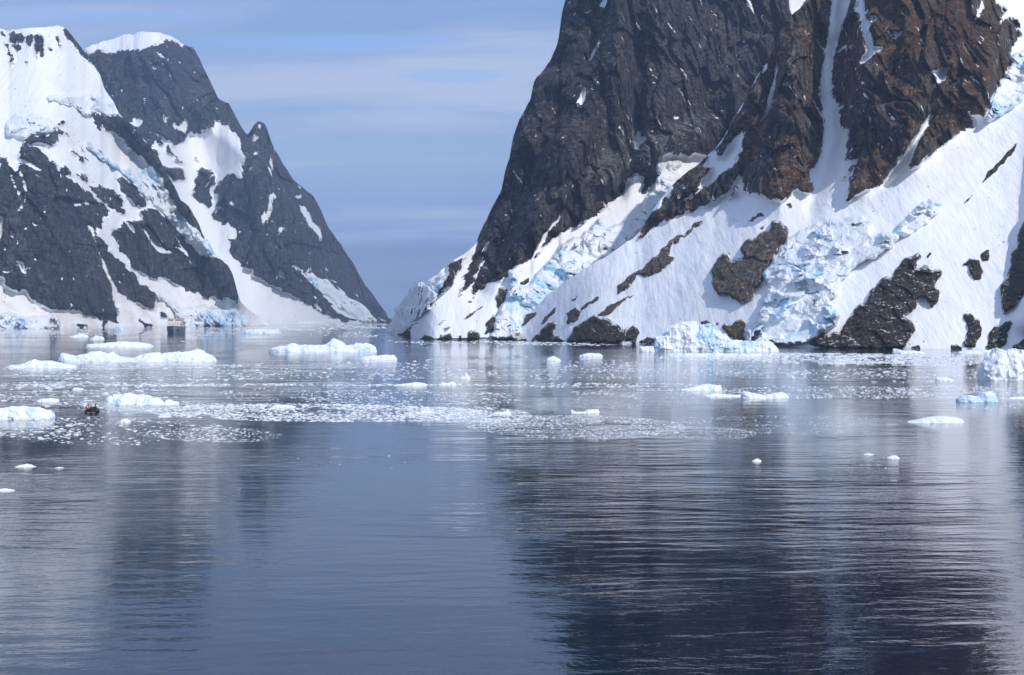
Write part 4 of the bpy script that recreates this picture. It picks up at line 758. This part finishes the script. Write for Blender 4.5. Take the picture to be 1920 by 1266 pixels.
# zones: centre x, row, half width, half height, count, smallest and largest width (survey units)
ZONES = [(600,774,330,17,9000,1.5,12), (420,765,120,10,500,2,12), (880,778,120,16,2600,1.5,9), (1080,800,210,22,6500,1.2,7), (1300,812,120,13,2200,1.2,5), (200,808,260,26,1300,2,12), (400,815,130,14,900,2,9), (60,800,110,24,600,2,14),
 (300,765,150,14,900,2,10), (150,740,180,26,1100,1.3,16), (480,722,500,2.5,1900,1.3,12), (1120,722,240,4,600,2,12), (200,722,220,4,420,2,12), (250,705,260,10,300,3,14), (760,745,220,14,1800,1.5,9), (560,742,160,14,500,2,10), (900,748,70,16,350,2,9),
 (640,695,260,18,1000,1.2,12), (800,702,130,8,320,2,8), (300,700,330,18,800,1.2,12), (150,690,170,4,500,2,10), (330,686,130,4,500,2,9), (1000,690,260,22,800,1.2,10), (1150,690,120,8,260,2,7), (1300,690,180,14,400,2,9), (1560,672,240,10,4200,1.5,13), (1700,676,190,10,1800,1.5,12), (1450,664,90,4,250,2,9), (1330,672,120,5,420,2,9), (1850,672,90,10,420,2,10),
 (1560,735,230,12,2000,1.2,9), (1800,735,120,12,1200,1.2,9), (1480,790,240,10,1500,1.0,6), (1700,700,220,10,900,1.2,9), (1200,700,300,10,900,1.2,8), (1640,705,180,12,300,2,14), (1250,738,180,9,1400,1.2,7), (1150,755,160,10,350,1.5,6), (1860,755,70,14,260,2,9),
 (1480,808,110,7,450,1.5,5), (960,790,110,10,500,2,9), (520,613,260,5,700,2,12), (640,617,140,6,700,2,10), (250,622,260,7,500,2,10), (80,622,110,6,300,2,12), (700,628,120,5,320,2,9), (480,640,480,16,300,2,10), (900,642,170,3,600,2,9), (1060,645,120,3,500,2,9), (640,608,90,3,400,2,9),
 (1650,862,80,16,70,1.5,7), (900,870,900,70,60,1.5,5), (1500,930,300,90,26,2,5), (500,850,400,25,60,1.5,6), (1150,860,200,40,30,1.5,5)]
chips = []
for cx, cy, rx, ry, n, s0, s1 in ZONES:
    n = int(n*1.25)
    t = RNG.uniform(0, 2*pi, n); r = np.sqrt(RNG.uniform(0, 1, n))**0.85
    X = cx+rx*r*np.cos(t); Y = cy+ry*r*np.sin(t)+(X-cx)/rx*ry*0.15
    s = 0.85*(s0+(s1-s0)*RNG.uniform(0, 1, n)**np.where(RNG.uniform(0, 1, n) < 0.25, 1.8, 5.0))
    cl = fbm(X/70, Y/9, X*0+cx, 3)
    ok = (cl > -0.28+0.35*RNG.uniform(-1, 1, n)) & (Y > 604)
    chips.append(np.stack([X, Y, s], 1)[ok])
chips = np.concatenate(chips)
yb_shore = np.maximum.reduce([np.interp(chips[:, 0], LAYERS[l]['px'], LAYERS[l]['yb'], left=600, right=600) for l in LAYERS])
chips = chips[(chips[:, 1] > yb_shore+1.2) & (np.hypot(chips[:, 0]-168, (chips[:, 1]-772)*2) > 20) & (np.hypot(chips[:, 0]-328, (chips[:, 1]-627)*3) > 24)]
order = np.argsort(-chips[:, 2]*(1+0.0*chips[:, 1])); chips = chips[order]
NBIG = 300
def chip_pose(px, py, s):
    D = water_D(py); return (px-CX)/F*D, D, s/2*D/F
lib_me = []
for v, f in LIB:
    me = bpy.data.meshes.new('ice_chunk'); me.from_pydata([tuple(map(float, q)) for q in v], [], [tuple(map(int, q)) for q in f])
    a = me.attributes.new('tint', 'FLOAT', 'POINT'); a.data.foreach_set('value', np.full(len(v), RNG.uniform(0, 0.7), np.float32))
    a = me.attributes.new('dirt', 'FLOAT', 'POINT'); a.data.foreach_set('value', np.zeros(len(v), np.float32))
    me.materials.append(M_CHIP); lib_me.append(me)
BIGC = []
for i, (px, py, s) in enumerate(chips[:NBIG]):
    x, y, r = chip_pose(px, py, s)
    o = bpy.data.objects.new('ice_chunk', lib_me[i % len(lib_me)]); COL.objects.link(o)
    o.location = (x, y, 0); o.scale = (r*1.15, r*1.2, r*random.uniform(0.4, 0.8)); o.rotation_euler = (0, 0, random.uniform(-0.5, 0.5)+(pi if i % 2 else 0))
    BIGC.append((o, px, py))
MARKS = [('saddle-shaped iceberg',250,678),('floe behind the saddle-shaped iceberg',220,651),('floe by the saddle-shaped iceberg',70,690),('iceberg behind the boat',260,759),('iceberg at the left edge',60,786),('flat-topped iceberg with the knob',600,660),('bumpy floe in mid channel',708,675),
 ('tall fluted iceberg',1330,659),('blue-spiked flat floe',1340,668),('iceberg at the right edge',1900,713),('two-lobed blue lump',1835,754),('smooth floe on the right',1758,793),('white floe with raised ends',1435,747),('wedge-shaped low floe',1316,733),('oval floe below the shore dome',1108,669),('low floe before the dark rib',1705,663),('floe behind the right-edge iceberg',1835,663),
 ('white growler near the right edge',1773,714),('spiky growler in mid channel',872,711),('tabular floe right of the ship',490,625),('far floe pair left of the ship',162,635),('peaked growler at the brash edge',940,777),('tan-stained floe',1097,775),('knobbly growler in mid channel',1038,677),('low ridge on the ice line',768,723),('ice humps on the ice line',838,722),
 ('lone chunk on dark ripples',1420,866),('peaked chunk low on the right',1676,860),('flat floe low at the left',45,876),('rounded growler by the boat',234,792),('thin floe right of the boat',308,782),('long floe in the brash band',532,764),('flat floe ending the brash band',798,774),('pale floe above the boat',145,731),('low floe left of the boat',90,753),('white ship',328,627),('water before the big icefall',1530,674),('water before the rock pillar',1830,690),('water under the dark rib',1620,680),('middle of the brash band',640,772),('left end of the brash band',380,770),('open water below the boat',190,815),('brash before the left-edge iceberg',60,812),('ice line above the boat',240,722),('streak under the shore dome',1150,722)]
buckets = {}
for o, px, py in BIGC:
    dd = [((px-mx)**2+(3*(py-my))**2, mi) for mi, (_, mx, my) in enumerate(MARKS)]; d, mi = min(dd); _, mx, my = MARKS[mi]
    side = ('left of' if px < mx else 'right of') if abs(px-mx) > 3*abs(py-my) else ('in front of' if py > my else 'behind')
    buckets.setdefault((mi, side), []).append((d, o))
for (mi, side), lst in buckets.items():
    lst.sort(key=lambda t: t[0])
    for r_, (d, o) in enumerate(lst):
        first = ['nearest', 'second nearest', 'third nearest', 'fourth nearest', 'fifth nearest', 'sixth nearest'][r_] if r_ < 6 else None
        if len(lst) == 1: lab = f'only larger ice chunk just {side} the {MARKS[mi][0]}'
        elif first: lab = f'ice chunk {first} of those {side} the {MARKS[mi][0]}'
        else: lab = f'farther white ice chunk scattered {side} the {MARKS[mi][0]}'
        lab = lab.replace('the open water', 'open water'); tag(o, lab, 'ice chunk', f'ice chunks {side} the {MARKS[mi][0]}')
VV, FF, TT, off = [], [], [], 0
for i, (px, py, s) in enumerate(chips[NBIG:]):
    v, f = SCRAPS[i % len(SCRAPS)]; x, y, r = chip_pose(px, py, s); a = RNG.uniform(0, 2*pi); c_, s_ = math.cos(a), math.sin(a)
    w = np.stack([x+r*1.25*(v[:, 0]*c_-v[:, 1]*s_), y+r*1.2*(v[:, 0]*s_+v[:, 1]*c_), v[:, 2]*r*RNG.uniform(0.15, 0.75)], 1)
    VV.append(w); FF.append(f+off); TT.append(np.full(len(v), RNG.uniform(0, 1)**2*0.95)); off += len(v)
tt = np.concatenate(TT)
o = mesh_obj('brash_ice', np.concatenate(VV), np.concatenate(FF), M_CHIP, smooth=False, attrs=dict(tint=tt, dirt=tt*0))
tag(o, 'drifting brash ice scattered in bands across the channel', 'brash ice', kind='stuff')

# ------------------------------------------------------------------ boat, people, ship
def bm_obj(name, fn, mat, parent=None, smooth=False):
    bm = bmesh.new(); fn(bm); me = bpy.data.meshes.new(name); bmesh.ops.recalc_face_normals(bm, faces=bm.faces); bm.to_mesh(me); bm.free()
    for p in me.polygons: p.use_smooth = smooth
    me.materials.append(mat); o = bpy.data.objects.new(name, me); COL.objects.link(o)
    if parent: o.parent = parent
    return o
def add_box(bm, c, s, bev=0.0, taper=1.0):
    vs = []
    for dz in (-1, 1):
        k = taper if dz > 0 else 1
        vs += [bm.verts.new((c[0]+dx*s[0]/2*k, c[1]+dy*s[1]/2*k, c[2]+dz*s[2]/2)) for dx, dy in ((-1,-1),(1,-1),(1,1),(-1,1))]
    fs = [bm.faces.new([vs[i] for i in q]) for q in ((3,2,1,0),(4,5,6,7),(0,1,5,4),(1,2,6,5),(2,3,7,6),(3,0,4,7))]
    if bev: bmesh.ops.bevel(bm, geom=list({e for f in fs for e in f.edges}), offset=bev, segments=2, affect='EDGES')
def add_tube(bm, pts, rad, n=10):
    pts = np.array(pts, float); rad = np.full(len(pts), rad) if np.isscalar(rad) else np.array(rad); rings = []
    for i, p in enumerate(pts):
        d = pts[min(i+1, len(pts)-1)]-pts[max(i-1, 0)]; d /= np.linalg.norm(d); up = np.array((0, 0, 1.0)) if abs(d[2]) < 0.9 else np.array((1.0, 0, 0))
        a = np.cross(d, up); a /= np.linalg.norm(a); b = np.cross(a, d)
        rings.append([bm.verts.new(p+rad[i]*(a*math.cos(t)+b*math.sin(t))) for t in np.linspace(0, 2*pi, n, endpoint=False)])
    for r0, r1 in zip(rings[:-1], rings[1:]):
        for i in range(n): bm.faces.new((r0[i], r0[(i+1) % n], r1[(i+1) % n], r1[i]))
    bm.faces.new(rings[0][::-1]); bm.faces.new(rings[-1])
M_RUB = plain('black_rubber', (0.02, 0.022, 0.025), 0.5); M_RED = plain('red_jacket', (0.42, 0.06, 0.04), 0.8); M_DRK = plain('dark_jacket', (0.03, 0.025, 0.04), 0.8)
M_VEST = plain('pale_vest', (0.75, 0.55, 0.48), 0.7); M_SKIN = plain('skin', (0.5, 0.3, 0.22), 0.6); M_HAT = plain('dark_hat', (0.015, 0.015, 0.02), 0.9); M_GREY = plain('grey_metal', (0.25, 0.26, 0.27), 0.4)
M_TAN2 = plain('beige_plastic', (0.5, 0.42, 0.32), 0.6)
def build_boat():
    D = water_D(773.5); x = (168-CX)/F*D
    root = empty('inflatable_boat', (x, D+1.2, -0.12), radians(12)); tag(root, 'small black inflatable boat carrying two people', 'boat')
    bm_obj('tube', lambda bm: add_tube(bm, [(-0.78,-1.9,0.30),(-0.78,-0.8,0.30),(-0.78,0.6,0.32),(-0.66,1.3,0.38),(-0.36,1.8,0.46),(0,1.98,0.5),(0.36,1.8,0.46),(0.66,1.3,0.38),(0.78,0.6,0.32),(0.78,-0.8,0.30),(0.78,-1.9,0.30)], [0.1,0.24,0.25,0.25,0.25,0.25,0.25,0.25,0.25,0.24,0.1], 14), M_RUB, root, True)
    bm_obj('floor', lambda bm: add_box(bm, (0, -0.2, 0.12), (1.2, 3.0, 0.12), 0.03), M_GREY, root)
    bm_obj('transom', lambda bm: add_box(bm, (0, -1.62, 0.38), (1.25, 0.06, 0.5), 0.01), M_RUB, root)
    mo = bm_obj('outboard_motor', lambda bm: (add_box(bm, (0, -1.86, 0.78), (0.34, 0.5, 0.42), 0.08, 0.8), add_box(bm, (0, -1.82, 0.2), (0.16, 0.2, 0.8), 0.03)), M_RUB, root)
    bm_obj('tiller', lambda bm: add_tube(bm, [(0,-1.65,0.8),(0.05,-1.1,0.86)], 0.025, 8), M_GREY, mo)
    bm_obj('bench', lambda bm: add_box(bm, (0, 0.1, 0.42), (1.1, 0.3, 0.06), 0.02), M_TAN2, root)
    bm_obj('grab_line', lambda bm: add_tube(bm, [(-1.02,-1.2,0.36),(-1.03,-0.4,0.30),(-1.02,0.4,0.37),(-0.93,1.1,0.40)], 0.018, 6), M_TAN2, root)
    def person(at, rz, jacket, label, vest):
        p = empty('person', at, rz); tag(p, label, 'person')
        me = bpy.data.meshes.new('body')
        J = [((0,0,0.05),.17),((0,0.0,0.32),.165),((0,0.03,0.50),.19),((0,0.05,0.60),.075),((0,0.07,0.70),.09),((0,0.08,0.80),.085),
             ((-.21,0.03,0.50),.075),((-.30,0.12,0.27),.062),((-.16,0.36,0.20),.05),((-.12,0.44,0.20),.04),((.21,0.03,0.50),.075),((.30,0.12,0.27),.062),((.16,0.36,0.20),.05),((.12,0.44,0.20),.04),
             ((-.11,0.08,0.0),.11),((-.14,0.46,0.06),.085),((-.14,0.50,-0.34),.06),((-.14,0.66,-0.37),.05),((.11,0.08,0.0),.11),((.14,0.46,0.06),.085),((.14,0.50,-0.34),.06),((.14,0.66,-0.37),.05)]
        E = [(0,1),(1,2),(2,3),(3,4),(4,5),(2,6),(6,7),(7,8),(8,9),(2,10),(10,11),(11,12),(12,13),(0,14),(14,15),(15,16),(16,17),(0,18),(18,19),(19,20),(20,21)]
        me.from_pydata([j[0] for j in J], E, []); o = bpy.data.objects.new('body', me); COL.objects.link(o); o.parent = p
        md = o.modifiers.new('skin', 'SKIN'); md.use_smooth_shade = True
        for i, sv in enumerate(me.skin_vertices[0].data): sv.radius = (J[i][1], J[i][1]); sv.use_root = (i == 0)
        o.modifiers.new('sub', 'SUBSURF').levels = 1; me.materials.append(jacket)
        bm_obj('face', lambda bm: bmesh.ops.create_uvsphere(bm, u_segments=12, v_segments=9, radius=0.095), M_SKIN, p, True).location = (0, 0.125, 0.745)
        def hat(bm): bmesh.ops.create_uvsphere(bm, u_segments=12, v_segments=9, radius=0.125); [setattr(v.co, 'z', max(v.co.z, -0.02)) for v in bm.verts]
        bm_obj('hat', hat, M_HAT, p, True).location = (0, 0.06, 0.80)
        if vest is not None: bm_obj('life_vest', lambda bm: (add_box(bm, (-0.12, 0.02, 0.42), (0.15, 0.44, 0.34), 0.05), add_box(bm, (0.12, 0.02, 0.42), (0.15, 0.44, 0.34), 0.05)), vest, p, True)
    c, s = cos(radians(12)), sin(radians(12))
    person((x-0.30*c+0.2*s-0.12, D+1.2-0.30*s-0.2*c, 0.30), radians(170), M_RED, 'person in a red jacket and pale vest sitting in the boat', M_VEST)
    person((x+0.62*c, D+1.2+0.62*s-0.3, 0.26), radians(120), M_DRK, 'person in dark clothes sitting on the right side of the boat', None)
build_boat()

M_HULL = plain('grey_blue_hull', (0.19, 0.22, 0.28), 0.5); M_WHT = plain('white_ship_paint', (0.74, 0.72, 0.67), 0.5, 0.06); M_GLS = plain('dark_window_glass', (0.03, 0.03, 0.04), 0.15)
M_BRONZE = plain('buff_mast_paint', (0.45, 0.40, 0.34), 0.5)
def build_ship():
    D = water_D(626.5); x = (326-CX)/F*D; q = D/F       # metres per reading
    root = empty('ship', (x, D, 0), radians(9.5)); tag(root, 'small expedition ship with grey-blue hull seen bow-on by the far shore', 'ship')
    # hull sections from bow (y = 0) to stern
    secs = [(0.0, 0.25, 0.15, 6.9), (1.5, 2.6, 0.9, 6.7), (4, 4.7, 2.6, 6.4), (9, 6.4, 5.2, 6.0), (18, 7.0, 6.6, 5.5), (40, 7.0, 6.7, 5.2), (56, 6.2, 5.2, 5.3)]
    def hull(bm):
        rings = []
        for y, wt, wb, zt in secs:
            rings.append([bm.verts.new(c) for c in ((-wt, y, zt), (-(wt*0.55+wb*0.45), y+0.3, zt*0.5), (-wb, y+1.0, 0.2), (-wb*0.8, y+1.4, -1.5), (wb*0.8, y+1.4, -1.5), (wb, y+1.0, 0.2), (wt*0.55+wb*0.45, y+0.3, zt*0.5), (wt, y, zt))])
        for a, b in zip(rings[:-1], rings[1:]):
            for i in range(8): bm.faces.new((a[i], a[(i+1) % 8], b[(i+1) % 8], b[i]))
        bm.faces.new(rings[0]); bm.faces.new(rings[-1])
    h = bm_obj('hull', hull, M_HULL, root)
    for sx in (-1, 1): bm_obj('anchor_pocket', lambda bm: add_box(bm, (sx*3.1, 2.3, 4.0), (0.8, 1.6, 1.1), 0.1), M_GLS, h)
    bm_obj('stem_bar', lambda bm: add_tube(bm, [(0,-0.15,6.9),(0,0.1,3.4),(0,0.85,0.1)], 0.22, 8), M_GREY, h)
    bm_obj('bulwark', lambda bm: [add_tube(bm, [(sx*a[1], a[0], a[3]+0.1) for a in secs[:5]], 0.16, 6) for sx in (-1, 1)], M_WHT, h)
    bm_obj('deckhouse', lambda bm: add_box(bm, (0, 27, 7.4), (12.4, 28, 4.4), 0.25), M_WHT, root)
    br = bm_obj('bridge', lambda bm: (add_box(bm, (0, 23, 11.2), (12.8, 14, 3.2), 0.25), add_box(bm, (0, 23, 12.95), (14.2, 15, 0.3), 0.08)), M_WHT, root)
    for i in range(8):
        if i == 3: continue
        bm_obj('window', lambda bm: add_box(bm, (-5.0+i*1.42, 15.97, 11.5), (1.1, 0.12, 1.05), 0.03), M_GLS, br)
    for i in range(5): bm_obj('porthole', lambda bm: add_box(bm, (-4.4+i*2.2, 12.97, 8.2), (0.6, 0.12, 0.6), 0.05), M_GLS, root)
    m = bm_obj('mast', lambda bm: (add_tube(bm, [(0.8,24,13),(0.8,24,17.5)], [0.3,0.12], 8), add_box(bm, (0.8, 23.8, 15.0), (3.4, 0.3, 0.2))), M_BRONZE, root)
    bm_obj('radar', lambda bm: add_box(bm, (0.8, 23.4, 15.6), (2.6, 0.25, 0.35), 0.05), M_WHT, m)
    bm_obj('funnel', lambda bm: add_box(bm, (0, 37, 12.2), (3.6, 5, 5.2), 0.4, 0.85), M_HULL, root)
    bm_obj('lifeboat', lambda bm: add_tube(bm, [(6.7,26,9.6),(6.9,27.5,9.4),(6.9,32,9.4),(6.7,33.5,9.6)], [0.3,1.1,1.1,0.3], 10), M_BRONZE, root, True)
    bm_obj('crane', lambda bm: (add_tube(bm, [(5.8,12,6),(5.8,12,10.5)], 0.3, 8), add_tube(bm, [(5.8,12,10.3),(7.4,15,12.6)], 0.18, 8)), M_BRONZE, root)
build_ship()

# ------------------------------------------------------------------ the cold air of the channel
def build_haze():
    m = bpy.data.materials.new('cold_air'); m.use_nodes = True; k = NT(m.node_tree); k.n.clear()
    v = k.new('ShaderNodeVolumePrincipled'); v.inputs['Color'].default_value = (0.52, 0.71, 1.0, 1); v.inputs['Density'].default_value = 1.35e-4; v.inputs['Anisotropy'].default_value = 0.2
    o_ = k.new('ShaderNodeOutputMaterial'); k.l.new(v.outputs[0], o_.inputs['Volume'])
    o = bm_obj('haze', lambda bm: add_box(bm, (0, 2325, 446), (8200, 5350, 906)), m)
    o['kind'] = 'stuff'; o['label'] = 'thin cold air over the channel'
build_haze()
